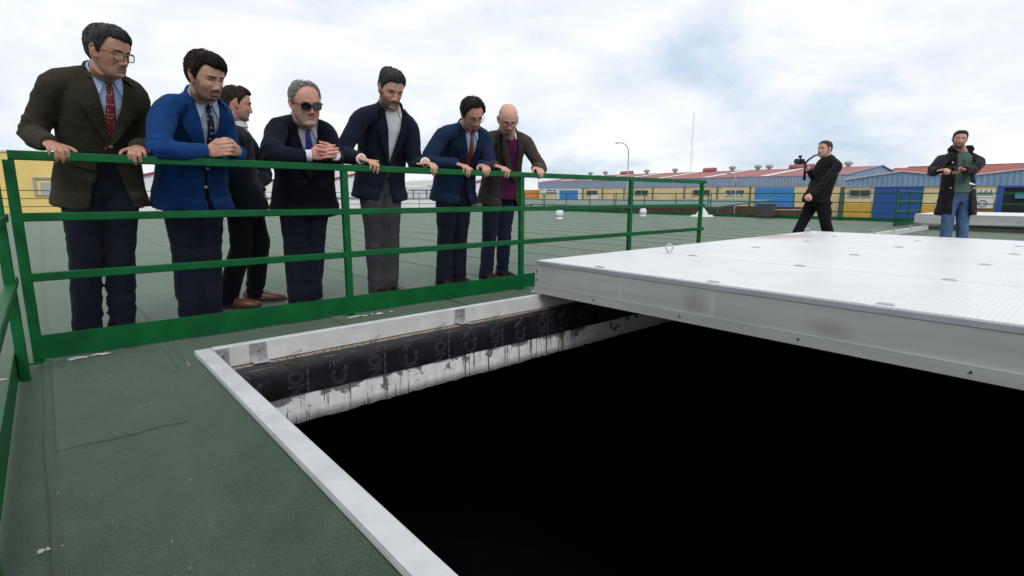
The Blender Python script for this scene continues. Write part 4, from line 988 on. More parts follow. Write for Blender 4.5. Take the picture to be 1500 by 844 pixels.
class Person:
    def __init__(s, key, lm, sp):
        s.sp = sp; s.k = sp.get('k', 1.0); s.fat = sp.get('fat', 1.0)
        for n, v in lm.items(): setattr(s, n, Vector(v))
        base = (s.ar+s.al)/2; base.z = 0
        s.root = empty('person', tuple(base), 0, sp['label'], 'person'); s.base = base
        Ls = (s.SL-s.SR).normalized(); Lh = (s.hl-s.hr).normalized(); s.U = (s.N-s.P).normalized()
        s.Lc = (Ls-s.U*Ls.dot(s.U)).normalized(); s.Lh = Lh; s.Fc = s.Lc.cross(s.U).normalized()
        s.L = (s.N-s.P).length
        hy, hp, hr_ = [math.radians(q) for q in sp['face']]             # facing (from -Y towards +X), pitch down, roll
        f = Vector((math.sin(hy)*math.cos(hp), -math.cos(hy)*math.cos(hp), -math.sin(hp))); up = Vector((0, 0, 1))
        right = f.cross(up).normalized(); u = right.cross(f)
        right, u = right*math.cos(hr_)+u*math.sin(hr_), u*math.cos(hr_)-right*math.sin(hr_)
        s.hk = s.k*sp.get('hs', 1.08)
        s.M = Matrix(((right.x, f.x, u.x), (right.y, f.y, u.y), (right.z, f.z, u.z)))
        hd = sp.get('hd', (1, 1, 1, 1, 0, 0)); s.H = Head(s.hk, hd[0], hd[1], *hd[3:]); s.H.M = s.M
        s.T = lambda q: s.head+s.M @ (Vector(tuple(q))*s.hk)
        s.nb = s.T((0, -.022, -.075))
    def part(s, me, name, m, parent=None, label=None):
        if isinstance(me, MB): 
            o = me.build(name, m, parent or s.root, smooth=True, label=label)
            if parent is None: o.location = -s.base
            return o
        me.name = name; me.materials.clear(); me.materials.append(m)
        o = link_mesh(name, me, parent or s.root)
        if parent is None: o.location = -s.base
        if label: o['label'] = label
        return o
    def frame(s, t):
        """torso frame at fraction t from pelvis to neck"""
        w = max(0, min(1, t)); A = (s.Lh*(1-w)+s.Lc*w).normalized()
        if t >= 0: c = s.P+(s.N-s.P)*t; Up = s.U
        else:
            Up = (s.U*.35+Vector((0, 0, 1))*.65).normalized(); c = s.P+Up*(t*s.L)
        bow = s.sp.get('bow', .03)*math.sin(PI*w)
        F = A.cross(Up).normalized()
        return c-F*bow, A, F
    def torso(s, mb, rings, n=36, ex=2.4):
        R = []
        for t, w, dp, off in rings:
            c, A, F = s.frame(t); R.append(ell_ring(c+F*off*s.k, A, F, w*s.k, dp*s.k, n, ex))
        mb.rings(R)
    # ------------------------------------------------ body
    def body(s):
        sp, k = s.sp, s.k; mb = MB()
        s.torso(mb, [(-.18, .10, .08, 0), (0, .125, .085, 0), (.3, .12, .08, 0), (.7, .13, .085, 0), (.82, .10, .06, 0), (.93, .055, .05, 0), (1.0, .05, .05, 0)], 24)
        nr = .058*k*sp.get('neck', 1.0); A = (s.nb-s.N)
        up0 = s.N-s.U*.08
        mb.tube([up0, s.N, lerp(s.N, s.nb, .5), s.nb, s.nb+A.normalized()*.03], [nr*1.15, nr*1.08, nr, nr, nr*.9], 20)
        if sp.get('jowl'): mb.ell(s.T((0, .045, -.105)), .045*k, .04*k, .025*k, s.M)
        s.H.mesh(mb, s.T)
        for S_, E, W in ((s.SR, s.er, s.wr), (s.SL, s.el, s.wl)):
            mb.tube([lerp(s.N, S_, .75)-s.U*.03, S_-s.U*.01, lerp(S_, E, .5), E, lerp(E, W, .4), W], [.030, .040*k, .036*k, .034*k, .034*k, .0265*k], 12)
        for h, kn, a in ((s.hr, s.kr, s.ar), (s.hl, s.kl, s.al)):
            mb.tube([h, lerp(h, kn, .5), kn, lerp(kn, a, .35), a, a-Vector((0, 0, .03))], [.075*k, .065*k, .050*k, .048*k, .036*k, .035*k], 12)
            mb.ell(a+s.Fh*.05-Vector((0, 0, .05)), .035, .10, .03, s.Mf)
        for q in sp['hands']: tubular_hand(mb, **q)
        me = voxel(mb, sp.get('vox', .0042), 1, 'body', .4)
        co = coords(me); loc = (co-np.array(s.head)) @ np.array(s.M)/s.hk      # head-local
        nn = normals(me)
        x, y, z = loc.T; ax = np.abs(x)
        g = lambda c, w: np.exp(-(c/w)**2)
        skin = np.array(sp['skin'])*np.array([1.2, 1.27, 1.33]); c = np.tile(skin, (len(co), 1))
        inh = (np.abs(z) < .14) & (ax < .1) & (np.abs(y) < .13)
        blot = vn(co*38, 3)[:, None]
        c = c*(1+.07*blot)
        red = np.clip(.9*g(ax-.045, .024)*g(z+.03, .022)*(y > .03)+1.1*g(x, .014)*g(z+.036, .014)*(y > .08)+.8*(ax > .077)*inh, 0, 1)*inh*sp.get('flush', 1)
        c = c*(1-.35*red[:, None])+np.array([.46, .16, .12])*.35*red[:, None]*(skin[0]/.40)
        under = g(ax-.030, .014)*g(z+.012, .006)*(y > .05)*inh
        c *= 1-.22*under[:, None]
        # beard mask
        cheekline = -.040-.012*smooth01((.055-ax)/.03)
        jaw = smooth01((cheekline+.012+.008*vn(co*60, 12)-z)/.026)*(z > -.135)*smooth01((y+.015)/.02)
        side = smooth01((ax-.060)/.006)*smooth01((-z+.0)/.02)*(y > -.005)*(y < .045)*(z > -.1)
        lips = g(x, .023)**1*(np.abs(z+.0672) < .0105)*(y > .07)*(ax < .025)
        lipm = smooth01((.0235-ax)/.006)*smooth01((.0105-np.abs(z+.0675))/.004)*(y > .06)
        nosem = (z > -.052)*(ax < .022)
        full = np.clip(np.maximum(jaw, side), 0, 1)*(1-nosem)
        gote = np.clip(smooth01((.028-ax)/.006)*(z < -.049)*(z > -.128)*(y > .045)+0, 0, 1)
        mous = smooth01((.034-ax)/.006)*smooth01((z+.066)/.003)*smooth01((-.047-z)/.004)*(y > .06)
        B = np.zeros(len(co)); disp = np.zeros(len(co))
        for kind, colr, amt, thick in sp.get('beard', ()):
            mk = {'full': full, 'goatee': np.maximum(gote, mous), 'moustache': mous, 'chin': gote*smooth01((-.078-z)/.008)}[kind]*(1-lipm*.92)*inh
            mk = mk*np.clip(.92+.4*vn(co*170, 5), 0, 1)*amt
            c = c*(1-mk[:, None])+np.array(colr)*mk[:, None]; disp = np.maximum(disp, mk*thick*(.8+.5*vn(co*260, 8)))
        lm_ = (lipm*inh)[:, None]; c = c*(1-.6*lm_)+np.array(sp.get('lip', (.27, .10, .085)))*.6*lm_
        slit = smooth01((.022-ax)/.004)*g(z+.0672, .0013)*(y > .06)*inh
        c *= 1-.75*slit[:, None]
        lash = g(ax-.0315, .0125)*g(z-.0005-.12*(.0315-ax)*0, .0026)*(y > .055)*inh; c *= 1-.72*np.clip(lash*1.3, 0, 1)[:, None]
        fl = (np.abs(x) < .045)*smooth01((z-.036)/.01)*smooth01((.072-z)/.01)*(y > .05)*inh*np.clip(np.sin(z*620+3*vn(co*25, 6))-.45, 0, 1); c *= 1-sp.get('lines', .16)*fl[:, None]  # forehead creases drawn as darker lines in the skin colour
        nos = g(ax-.008, .0035)*g(z+.0475, .003)*(y > .07)*inh; c *= 1-.7*nos[:, None]
        if 'shaved' in sp:
            sc = smooth01((z-(.055-.10*smooth01((.03-y)/.06)))/.012)*smooth01((.045-y)/.02)*(y < .05)*(z > -.07)*inh*(ax < .083)
            sc = sc*smooth01((.085-z)/.02)
            c = c*(1-sc[:, None]*.75)+np.array(sp['shaved'])*.75*sc[:, None]
        # fingernail and knuckle warmth on the hands
        for q in sp['hands']:
            dk = np.linalg.norm(co-np.array(q['K']), axis=1); mk = np.exp(-(dk/.05)**2)[:, None]; c = c*(1-.18*mk)+np.array([.42, .18, .14])*.18*mk*(skin[0]/.4)
        co = co+nn*disp[:, None]; set_coords(me, co); set_cols(me, np.clip(c, 0, 1))
        s.bodyo = s.part(me, 'body', SKIN)
        for sd in (-1, 1):                                             # eyes
            e = MB(); ce = s.H.eye(sd); e.ell(s.T(ce), .0128*s.hk, .0128*s.hk, .0128*s.hk, s.M, 28, 20)
            o = e.build('eye', EYEM, s.root, smooth=True); o.location = -s.base
            ec = (coords(o.data)-np.array(s.head)) @ np.array(s.M)/s.hk-ce
            dr = np.hypot(ec[:, 0]-sp.get('gaze', 0), ec[:, 2]+.003); fr = ec[:, 1] > 0
            cc = np.tile([.27, .24, .22], (len(ec), 1)); cc[fr & (dr < .0082)] = (.035, .02, .012); cc[fr & (dr < .003)] = (.004, .004, .004)
            set_cols(o.data, cc)
        # eyebrows
        if sp.get('brow'):
            for sd in (-1, 1):
                b = MB(); pts = []
                for t in np.linspace(0, 1, 7):
                    xx = sd*(.011+.037*t); zz = .0175+.0050*math.sin(t*PI*.8)-sp.get('frown', .0)*(1-t)*.003
                    a = math.asin(min(.98, (abs(xx)/(.0765*s.H.fw))**1.125))*sd
                    p = s.H.face(s.H.base(np.array([a]), np.array([zz])))[0]; pts.append(s.T((xx, p[1]+.0008, zz)))
                b.tube(pts, [q*s.hk for q in (.0030, .0046, .0052, .0050, .0042, .0032, .0014)], 6, flat=.7); s.part(b, 'eyebrow', sp['brow'])
    # ------------------------------------------------ hair
    def hair(s):
        h = s.sp.get('hair')
        if not h: return
        m = h['mat']; n, rows = 96, 15; mb = MB()
        az = np.linspace(-PI, PI, n, endpoint=False); aa = np.abs(np.degrees(az))
        hl = np.interp(aa, h['line'][0], h['line'][1])+.0035*vn(np.stack([az*6, az*0, az*0+h.get('seed', 1)], 1))
        if 'skew' in h: hl = hl-h['skew']*np.sin(az)*np.interp(aa, [0, 50, 75], [1, 1, 0])
        top = .1192; Rout, Rin = [], []
        seed = h.get('seed', 1)
        for j in range(rows):
            t = j/(rows-1); tt = t**.85
            z = hl+(top-hl)*tt
            P = s.H.base(az, z)
            th = np.interp(z, h['th'][0], h['th'][1])
            front = np.exp(-(az/.8)**2); th = th*(1+h.get('fr', 0)*front)
            ctr = np.stack([0*az, 0*az-.008, z*.55+.005], 1); nn = P-ctr; nn /= np.linalg.norm(nn, axis=1)[:, None]
            comb = h.get('comb', 0.6)
            st = vn(np.stack([az*11+comb*z*40, z*14, 0*az+seed], 1), seed)*.0030+vn(np.stack([az*26+comb*z*70, z*10, 0*az+seed], 1), seed+1)*.0022+vn(np.stack([az*2.2, z*22, 0*az], 1), seed+2)*.0030
            edge = smooth01(np.full(n, t)/.12)
            Q = P+nn*((.0015+th*.48*(.25+.75*edge)+st*edge*h.get('rough', 1.0))[:, None]); Q[:, 0] += h.get('lean', 0)*smooth01((z-.05)/.06)
            Rout.append(Q); Rin.append(P-nn*.004)
        capQ = np.array([[h.get('lean', 0), -.018, top+.48*np.interp(.12, h['th'][0], h['th'][1])+.002]])
        rings = [[s.T(p) for p in r] for r in (Rin[::-1]+Rout)]
        mb.rings(rings, True)
        # loose strands over the cap
        rnd = random.Random(seed*7+1)
        for _ in range(h.get('strands', 800)):
            i = rnd.randrange(n); j = rnd.randrange(rows//2+1, rows) if rnd.random() < 0 else rnd.randrange(0, len(Rout)-3); ln = rnd.randint(2, 4)
            di = rnd.uniform(.2, 1.6)*h.get('flow', 1); pts = []
            for q in range(ln+1):
                jj = min(rows-1, j+q) if h.get('dir', -1) < 0 else max(0, j-q)
                ii = int(i+di*q) % n; p = Rout[jj][ii]; nrm = p-np.array([0, -.008, p[2]*.5]); nrm = nrm/np.linalg.norm(nrm)
                lift = (.0008+.0022*rnd.random())*(1+q*h.get('wild', .3)); pts.append(s.T(p+nrm*lift))
            r0 = rnd.uniform(.0009, .0018)*s.hk
            mb.tube(pts, [r0*.7]+[r0]*(ln-1)+[r0*.25], 4)
        for _ in range(h.get('fly', 8)):                               # a few flyaway hairs
            i = rnd.randrange(n); j = rnd.randrange(2, rows-1); p = Rout[j][i]; nrm = p-np.array([0, -.008, p[2]*.5]); nrm /= np.linalg.norm(nrm); q = p+nrm*rnd.uniform(.006, .016)+np.array([rnd.uniform(-.014, .014), rnd.uniform(-.014, .014), rnd.uniform(-.004, .008)])
            mb.tube([s.T(p), s.T((p+q)/2+nrm*.002), s.T(q)], [.0006, .0005, .0002], 4)
        s.part(mb, 'hair', m)
    def glasses(s):
        g = s.sp.get('glasses')
        if not g: return
        fm, lens, w, hh, r = g; mb = MB(); y = .100; L = []
        for sd in (-1, 1):
            c = np.array([sd*.0335, y, -.004]); n = 20; pts = []
            for i in range(n):
                t = 2*PI*i/n; cs, sn = math.cos(t), math.sin(t)
                px = w*math.copysign(abs(cs)**.6, cs); pz = hh*math.copysign(abs(sn)**.65, sn)
                pts.append(c+np.array([px, -.010*((px*sd+w)/(2*w))**2, pz]))
            mb.tube([s.T(p) for p in pts], r*s.hk, 6, closed=True)
            lp = MB(); lp.add([s.T(p) for p in pts]+[s.T(p-np.array([0, .0015, 0])) for p in pts], [tuple(range(n)), tuple(range(2*n-1, n-1, -1))]+[(i, n+i, n+(i+1) % n, (i+1) % n) for i in range(n)]); L.append(lp)
            xo = sd*(.0335+w)
            mb.tube([s.T(q) for q in ((xo, y-.010, hh*.45-.004), (sd*.073*s.H.fw+sd*.003, y-.03, .008), (sd*.080*s.H.fw, .01, .012), (sd*.082*s.H.fw, -.012, .004), (sd*.082*s.H.fw, -.022, -.012))], r*.95*s.hk, 6, flat=1.0)
        mb.tube([s.T(q) for q in ((-.0335+w, y-.0, .002), (0, y+.006, .006), (.0335-w, y-.0, .002))], r*s.hk, 6)
        o = s.part(mb, 'glasses', fm)
        for lp in L: lp.build('lens', lens, o)
    # ------------------------------------------------ clothes
    def folds(s, co, nn, amp=1.0, seed=1, arms=True, scale=1.0):
        d = .0040*vn(co*np.array([7, 7, 9.])*scale, seed)+.0030*vn(co*19*scale, seed+3)+.0014*vn(co*41, seed+5)+.0065*(.32-np.abs(vn(co @ np.array([[6., 3, 1], [-2, 7, 2], [3, 2, 11]]).T*scale, seed+7)))
        if arms:
            for S_, E, W in ((s.SR, s.er, s.wr), (s.SL, s.el, s.wl)):
                for a, b, rev in ((S_, E, 0), (E, W, 1)):
                    a_, b_ = np.array(a), np.array(b); ab = b_-a_; L_ = np.linalg.norm(ab); t = ((co-a_) @ ab)/L_**2; dist = np.linalg.norm(co-a_-np.clip(t, 0, 1)[:, None]*ab, axis=1)
                    near = np.exp(-(dist/.085)**4)*((t > -.1) & (t < 1.1))
                    e = np.exp(-(((1-t) if not rev else t)/.42)**2)
                    q_ = np.stack([t*L_*24+1.2*vn(co*9, seed+9), co[:, 0]*5+co[:, 1]*3, co[:, 2]*5], 1)
                    d += near*e*.0125*(.42-np.abs(vn(q_, seed+11))*1.3)
        return co+nn*(d*amp)[:, None]
    def cut(s, me, hw, offs=0.0, u0=None):
        """open the front of a garment: remove faces whose centre lies within hw(u) = (left, right) of the front line"""
        N_, A, U, F = [np.array(v) for v in (s.N, s.Lc, s.U, s.Fc)]
        bm = bmesh.new(); bm.from_mesh(me); bm.verts.ensure_lookup_table(); bm.normal_update()
        co = np.array([v.co for v in bm.verts]); q = co-N_; r = q @ A; u = q @ U; f = q @ F
        us = [h[0] for h in hw][::-1]; lo = np.interp(u, us, [h[1] for h in hw][::-1]); hi = np.interp(u, us, [h[2] for h in hw][::-1])
        nrm = np.array([v.normal for v in bm.verts]) @ F
        ins = (r > lo) & (r < hi) & (nrm > -.25) & (f > -.02) & (u < hw[0][0]) & (u > hw[-1][0])
        for S_, E, W in ((s.SR, s.er, s.wr), (s.SL, s.el, s.wl)):             # never cut into a sleeve
            for a, b, rad in ((E, W, .075), (S_, E, .07)):
                a_, b_ = np.array(a), np.array(b); ab = b_-a_; t = np.clip(((co-a_) @ ab)/(ab @ ab), 0, 1); ins &= np.linalg.norm(co-a_-t[:, None]*ab, axis=1) > rad*s.k
        dele = [fa for fa in bm.faces if any(ins[v.index] for v in fa.verts)]
        bmesh.ops.delete(bm, geom=dele, context='FACES')
        for v in bm.verts:                                              # pull the ragged edge onto the opening line
            if v.is_boundary:
                i = v.index if v.index < len(r) else -1
                qv = np.array(v.co)-N_; rv, uv = qv @ A, qv @ U
                l_, h_ = np.interp(uv, us, [h[1] for h in hw][::-1]), np.interp(uv, us, [h[2] for h in hw][::-1])
                tgt = l_ if abs(rv-l_) < abs(rv-h_) else h_
                if abs(tgt-rv) < .03: v.co = Vector(np.array(v.co)+A*(tgt-rv))
        bm.to_mesh(me); bm.free(); me.update()
    def onto(s, tree, r, u, off=.005, far=.6):
        o = s.N+s.Lc*r+s.U*u+s.Fc*far; hit = tree.ray_cast(o, -s.Fc)
        if hit[0] is None:
            hit = tree.find_nearest(s.N+s.Lc*r+s.U*u+s.Fc*.1)
            return hit[0]+hit[1]*off
        n = hit[1] if hit[1].dot(s.Fc) > 0 else -hit[1]
        return hit[0]+(n*.5+s.Fc*.5)*off
    def patch(s, tree, grid, off, name, m, parent, thick=.003, offs=None):
        """grid of (r,u) points projected on the front surface -> thin shell"""
        vs = []; h, w = len(grid), len(grid[0])
        for j, row in enumerate(grid):
            for i, (r, u) in enumerate(row): vs.append(s.onto(tree, r, u, off if offs is None else offs[j][i]))
        n = h*w; back = [v-s.Fc*thick for v in vs]
        fs = []
        for j in range(h-1):
            for i in range(w-1):
                a, b, c, d = j*w+i, j*w+i+1, (j+1)*w+i+1, (j+1)*w+i
                fs += [(a, b, c, d), (n+d, n+c, n+b, n+a)]
        edge = [j*w for j in range(h)]+[(h-1)*w+i for i in range(1, w)]+[j*w+w-1 for j in range(h-2, -1, -1)]+[i for i in range(w-2, 0, -1)]
        for a, b in zip(edge, edge[1:]+edge[:1]): fs.append((b, a, n+a, n+b))
        mb = MB().add(vs+back, fs)
        o = mb.build(name, m, parent, smooth=True, autosmooth=40)
        if parent == s.root: o.location = -s.base
        return o
    def torso_rings(s, grow=0.0, dgrow=0.0, lo=-.2):
        f, b = s.fat, s.sp.get('belly', 0.0); hl = s.sp.get('hem', .13)/s.L/s.k
        R = [(-hl, (.214+max(0, s.sp.get('hem', .13)-.2)*.05)*f+.006, (.168+max(0, s.sp.get('hem', .13)-.2)*.2)*f, b*.3), (-hl*.5, .206*f, .160*f, b*.6), (.0, .196*f, .148*f, b*.9), (.2, .180*f, .132*f, b), (.4, .179*f, .130*f, b*.75), (.6, .184, .134, b*.3), (.78, .181, .128, .0), (.89, .160, .108, -.004), (.97, .105, .082, -.008), (1.03, .076, .068, -.006)]
        return [(t, w+grow, d+dgrow, o) for t, w, d, o in R if t >= lo]
    def jacket(s):
        j = s.sp.get('jacket')
        if not j: return
        k = s.k; mb = MB(); s.torso(mb, s.torso_rings(lo=-9))
        sl = j.get('sleeve', 1.0)
        for S_, E, W in ((s.SR, s.er, s.wr), (s.SL, s.el, s.wl)):
            Wc = W+(W-E).normalized()*s.sp.get('ext', .010)
            inn = lerp(S_, s.N, .35)-s.U*.03
            nb = lerp(s.N, S_, .30)+s.U*.000-s.Fc*.006
            mb.tube([lerp(s.N, S_, .05)-s.U*.012-s.Fc*.01, nb-s.U*.012, lerp(s.N, S_, .62)-s.U*.006, lerp(s.N, S_, .92)-s.U*.004], [.052*k, .056*k, .060*k, .060*k], 16, round_ends=True)
            bz = lambda a, b, c, n=4: [a*(1-t)**2+b*(2*t*(1-t))+c*t*t for t in [q/n for q in range(n+1)]]
            pts = bz(lerp(inn, S_, .55), S_+(S_-s.N)*.03+s.U*.016, lerp(S_, E, .28))+[lerp(S_, E, .55)]+bz(lerp(S_, E, .78), E, lerp(E, Wc, .22))+[lerp(E, Wc, .45), lerp(E, Wc, .75), Wc]
            rd = [.055, .058, .061, .062, .062, .059, .057, .056, .056, .055, .054, .051, .044, .0375]
            mb.tube(pts, [q*k*sl for q in rd], 18)
        me = voxel(mb, j.get('vox', .0095), 5, 'jacket')
        tree0 = bvh(me); co, nn = coords(me), normals(me)
        set_coords(me, s.folds(co, nn, j.get('amp', 1.0), s.sp['seed']))
        m2 = MB(); s.torso(m2, s.torso_rings(lo=-9))
        for S_ in (s.SR, s.SL):
            nb = lerp(s.N, S_, .30)-s.Fc*.006
            m2.tube([lerp(s.N, S_, .05)-s.U*.012-s.Fc*.01, nb-s.U*.012, lerp(s.N, S_, .62)-s.U*.006, lerp(s.N, S_, .92)-s.U*.004], [.052*k, .056*k, .060*k, .060*k], 16, round_ends=True)
        t2 = voxel(m2, j.get('vox', .0095), 5, 'torso'); set_coords(t2, s.folds(coords(t2), normals(t2), j.get('amp', 1.0), s.sp['seed'], arms=False))
        tree = bvh(t2); s.jtree = tree; bpy.data.meshes.remove(t2)          # chest surface without the sleeves
        s.cut(me, j['open'])
        o = s.part(me, 'jacket', j['mat']); sm = o.modifiers.new('solid', 'SOLIDIFY'); sm.thickness = .004; sm.offset = -1
        s.jo = o
        if j.get('lapel', True):
            v = j['v']                                                 # depth of the V below the neck
            r0 = j.get('r0', 0.0)
            for sd in (-1, 1):
                G, OF = [], []
                for t in np.linspace(0, 1, 22):
                    ri = r0+(sd*.072*k-r0)*t**.92; ui = -v+(v+.012)*t
                    w = np.interp(t, [0, .08, .60, .69, .76, .80, 1], [.012, .030, .086, .092, .066, .060, .046])*j.get('lw', 1)
                    du = np.interp(t, [0, .60, .69, .76, 1], [0, .004, .004, .014, .012])
                    G.append([(ri-sd*.006+sd*w*q, ui+du*q) for q in (0, .2, .5, .8, 1)]); OF.append([.006, .012, .017, .020, .020])
                if sd < 0: G = [r[::-1] for r in G]; OF = [r[::-1] for r in OF]
                s.patch(tree, G, .006, 'lapel', j.get('lmat', j['mat']), o, .004, OF)
            # collar round the back of the neck
            mb = MB(); R = []
            for i in range(25):
                a = math.radians(-100+200*i/24); dirv = -s.Fc*math.cos(a)+s.Lc*math.sin(a)
                c = s.N-s.Fc*.004; q = dirv*.078*k
                hh = .5+.5*math.cos(a*.9); R.append([c+q*1.18-s.U*.012, c+q*1.05+s.U*(.010+.024*hh), c+q*.95+s.U*(.010+.026*hh), c+q*.9-s.U*.014])
            mb.rings(R, True); mb.build('collar', j.get('lmat', j['mat']), o, smooth=True)
        for (r, u) in j.get('buttons', ()):
            p = s.onto(tree, r, u, .006); b = MB(); b.tube([p-s.Fc*.003, p+s.Fc*.003], .0095, 10); b.build('button', j.get('bmat', LEATHER), o)
        for (r, u, w, h) in j.get('flaps', ()):
            G = [[(r+w*(i/5-.5), u-h*q-.012*(i/5-.5)) for i in range(6)] for q in (0, .35, .7, 1)]
            s.patch(tree, [g[::1] for g in G][::-1], .007, 'pocket_flap', j['mat'], o, .004)
        if j.get('breast', j.get('lapel', True)):
            s.patch(tree, [[(.085+.095*a/4, -.205+.018*a/4+.024*b) for a in range(5)] for b in (0, .5, 1)], .008, 'breast_pocket', j['mat'], o, .004)
        for (r, u) in j.get('pin', ()):
            p = s.onto(tree, r, u, .013); b = MB(); b.ell(p, .006, .003, .011); b.build('lapel_pin', STEEL, o, smooth=True)
    def shirt(s):
        q = s.sp['shirt']; k = s.k; mb = MB()
        R = [(t, w-.014, d-q.get('in', .012), o) for t, w, d, o in s.torso_rings(lo=.19 if s.sp.get('tuck') else -.05)]
        R = [(t, w, d, o) for t, w, d, o in R if t < .9]+[(.90, .13, .092, -.004), (.97, .075, .066, -.004), (1.0, .066, .062, -.002)]
        s.torso(mb, R); me = voxel(mb, .010, 2, 'shirt'); co = coords(me); set_coords(me, s.folds(co, normals(me), .7, s.sp['seed']+40, arms=False))
        s.stree = bvh(me); o = s.part(me, q.get('name', 'shirt'), q['mat']); cm = q.get('cmat', q['mat'])
        if q.get('collar', True):
            A = (s.nb-s.N).normalized(); nr = .061*k*s.sp.get('neck', 1.0); opn = q.get('gap', 12)
            Fn = (s.Fc-A*s.Fc.dot(A)).normalized(); Ln = Fn.cross(A)*-1
            Ln = A.cross(Fn); 
            R = []
            for i in range(29):
                a = math.radians(opn+(360-2*opn)*i/28); dv = Fn*math.cos(a)+s.Lc*math.sin(a)
                top = s.N+A*(.030+.004*math.cos(a))*k+dv*nr*1.04; bot = s.N-A*.006+dv*nr*1.12
                R.append([top, bot, bot-dv*.003, top-dv*.005])
            mb = MB(); mb.rings(R, True); mb.build('collar', cm, o, smooth=True, autosmooth=50)
            if q.get('flaps', True):
                c0, c1, c2, dn = q.get('pts', (.013, .066, .050, .072))
                for sd in (-1, 1):
                    G = []
                    for t in np.linspace(0, 1, 6):                       # from the neck edge down to the point
                        xi = c0+(c2-.004-c0)*t; xo = c1+(c2+.004-c1)*t
                        ui = .002-dn*t; uo = .016-(dn+.014)*t
                        row = [(sd*(xi+(xo-xi)*p), ui+(uo-ui)*p) for p in (0, .33, .67, 1)]
                        G.append(row if sd > 0 else row[::-1])
                    s.patch(s.stree, G[::-1], .012, 'collar', cm, o, .003)
        for W, E in ((s.wr, s.er), (s.wl, s.el)):
            if q.get('cuffs', False):
                d = (W-E).normalized(); c = W-d*.012
                mb = MB(); mb.tube([c-d*.03, c, c+d*q.get('cuff', .012), c+d*q.get('cuff', .012)*.8, c-d*.03], [.0345*k, .0345*k, .0335*k, .030*k, .030*k], 16); mb.build('cuff', cm, o, smooth=True, autosmooth=50)
        s.so = o
        if 'tie' in s.sp:
            tm, length, r_off = s.sp['tie']; A = (s.nb-s.N).normalized()
            G = []; r1 = r_off
            for t in np.linspace(0, 1, 16):
                u = -.035-length*t; w = np.interp(t, [0, .1, .9, .955, 1], [.014, .017, .037, .036, .002])
                G.append([(r1*t+w*x, u) for x in (-1, -.45, .45, 1)])
            OF = [[.006, .011, .011, .006]]*16
            t_ = s.patch(s.stree, G[::-1], .01, 'tie', tm, s.root, .004, OF)
            K = s.N+s.Fc*.066*k-s.U*.004; mb = MB()
            mb.rings([[K+s.Fc*f+s.U*u_+s.Lc*x*w for x, f in ((-1, .000), (-.5, .010), (.5, .010), (1, .000), (.5, -.008), (-.5, -.008))] for u_, w in ((.012, .017), (.004, .021), (-.016, .016), (-.030, .012))])
            ob = mb.build('knot', tm, t_, smooth=True, autosmooth=60)
    def trousers(s):
        q = s.sp['trousers']; k = s.k; mb = MB(); f = s.fat
        s.torso(mb, [(t, w, d, o) for t, w, d, o in ((-.20, .150*f, .108*f, 0), (-.1, .166*f, .122*f, 0), (.0, .170*f, .127*f, s.sp.get('belly', 0)*.7), (.12, .167*f, .128*f, s.sp.get('belly', 0)*.95))+(((.24, .168*f, .132*f, s.sp.get('belly', 0)), (.37, .166*f, .131*f, s.sp.get('belly', 0))) if s.sp.get('tuck') else ())], 32)
        wl = q.get('w', 1.0)
        for h, kn, a in ((s.hr, s.kr, s.ar), (s.hl, s.kl, s.al)):
            e = a-Vector((0, 0, .045)); 
            mb.tube([h+Vector((0, 0, .05)), h, lerp(h, kn, .3), lerp(h, kn, .7), kn, lerp(kn, a, .3), lerp(kn, a, .75), a, e], [r*k*wl for r in (.078*f, .090*f, .089*f, .077, .068, .067, .062, .060, .062)], 20)
        me = voxel(mb, .0105, 3, 'trousers'); co, nn = coords(me), normals(me)
        d = .0045*vn(co*np.array([9, 9, 5.]), s.sp['seed']+21)+.003*vn(co*21, s.sp['seed']+22)
        for h, kn, a in ((s.hr, s.kr, s.ar), (s.hl, s.kl, s.al)):
            dist = np.linalg.norm((co-np.array(lerp(kn, a, .5)))[:, :2], axis=1)
            ank = np.exp(-((co[:, 2]-.11)/.11)**2); kne = np.exp(-((co[:, 2]-kn.z)/.09)**2)
            q_ = np.stack([co[:, 0]*7+2*vn(co*5, 31), co[:, 1]*7, co[:, 2]*27+2.2*vn(co*7, 32)], 1); w_ = np.abs(vn(q_, s.sp['seed']+33))
            A_ = np.array(s.Fh); rel = (co-np.array(lerp(kn, a, .5))); ahead = rel @ A_; lat_ = rel-np.outer(ahead, A_); lat_[:, 2] = 0; ll = np.linalg.norm(lat_, axis=1)
            d += (co[:, 2] < kn.z+.3)*(ahead > 0)*.007*np.exp(-(ll/.012)**2)      # pressed crease down the front
            d += (dist < .13)*(ank*.010*(.4-w_*1.2)+kne*.006*(.4-w_*1.2)+.003*(.4-w_))
        co = co+nn*d[:, None]; co[:, 2] = np.maximum(co[:, 2], .022); set_coords(me, co)
        s.tro = s.part(me, 'trousers', q['mat'])
        sm, toe = s.sp.get('shoes', LEATHER), s.sp.get('toes', (0, 0))
        for (a, kn, ang) in ((s.ar, s.kr, toe[0]), (s.al, s.kl, toe[1])):
            F = s.Fh.copy(); F.rotate(Matrix.Rotation(math.radians(ang), 3, 'Z')); A = F.cross(Vector((0, 0, 1)))
            o0 = Vector((a.x, a.y, 0)); mb = MB(); R = []
            for y, w, h in ((-.085, .018, .05), (-.078, .030, .075), (-.05, .036, .095), (0, .037, .098), (.05, .040, .075), (.10, .047, .060), (.15, .046, .048), (.19, .036, .038), (.215, .016, .028)):
                R.append([o0+F*(y*k)+A*(w*k*x)+Vector((0, 0, .014+h*k*z)) for x, z in ((-.9, 0), (-1, .25), (-.9, .6), (-.55, .92), (0, 1), (.55, .92), (.9, .6), (1, .25), (.9, 0))])
            mb.rings(R); so_ = s.part(mb, 'shoe', sm)
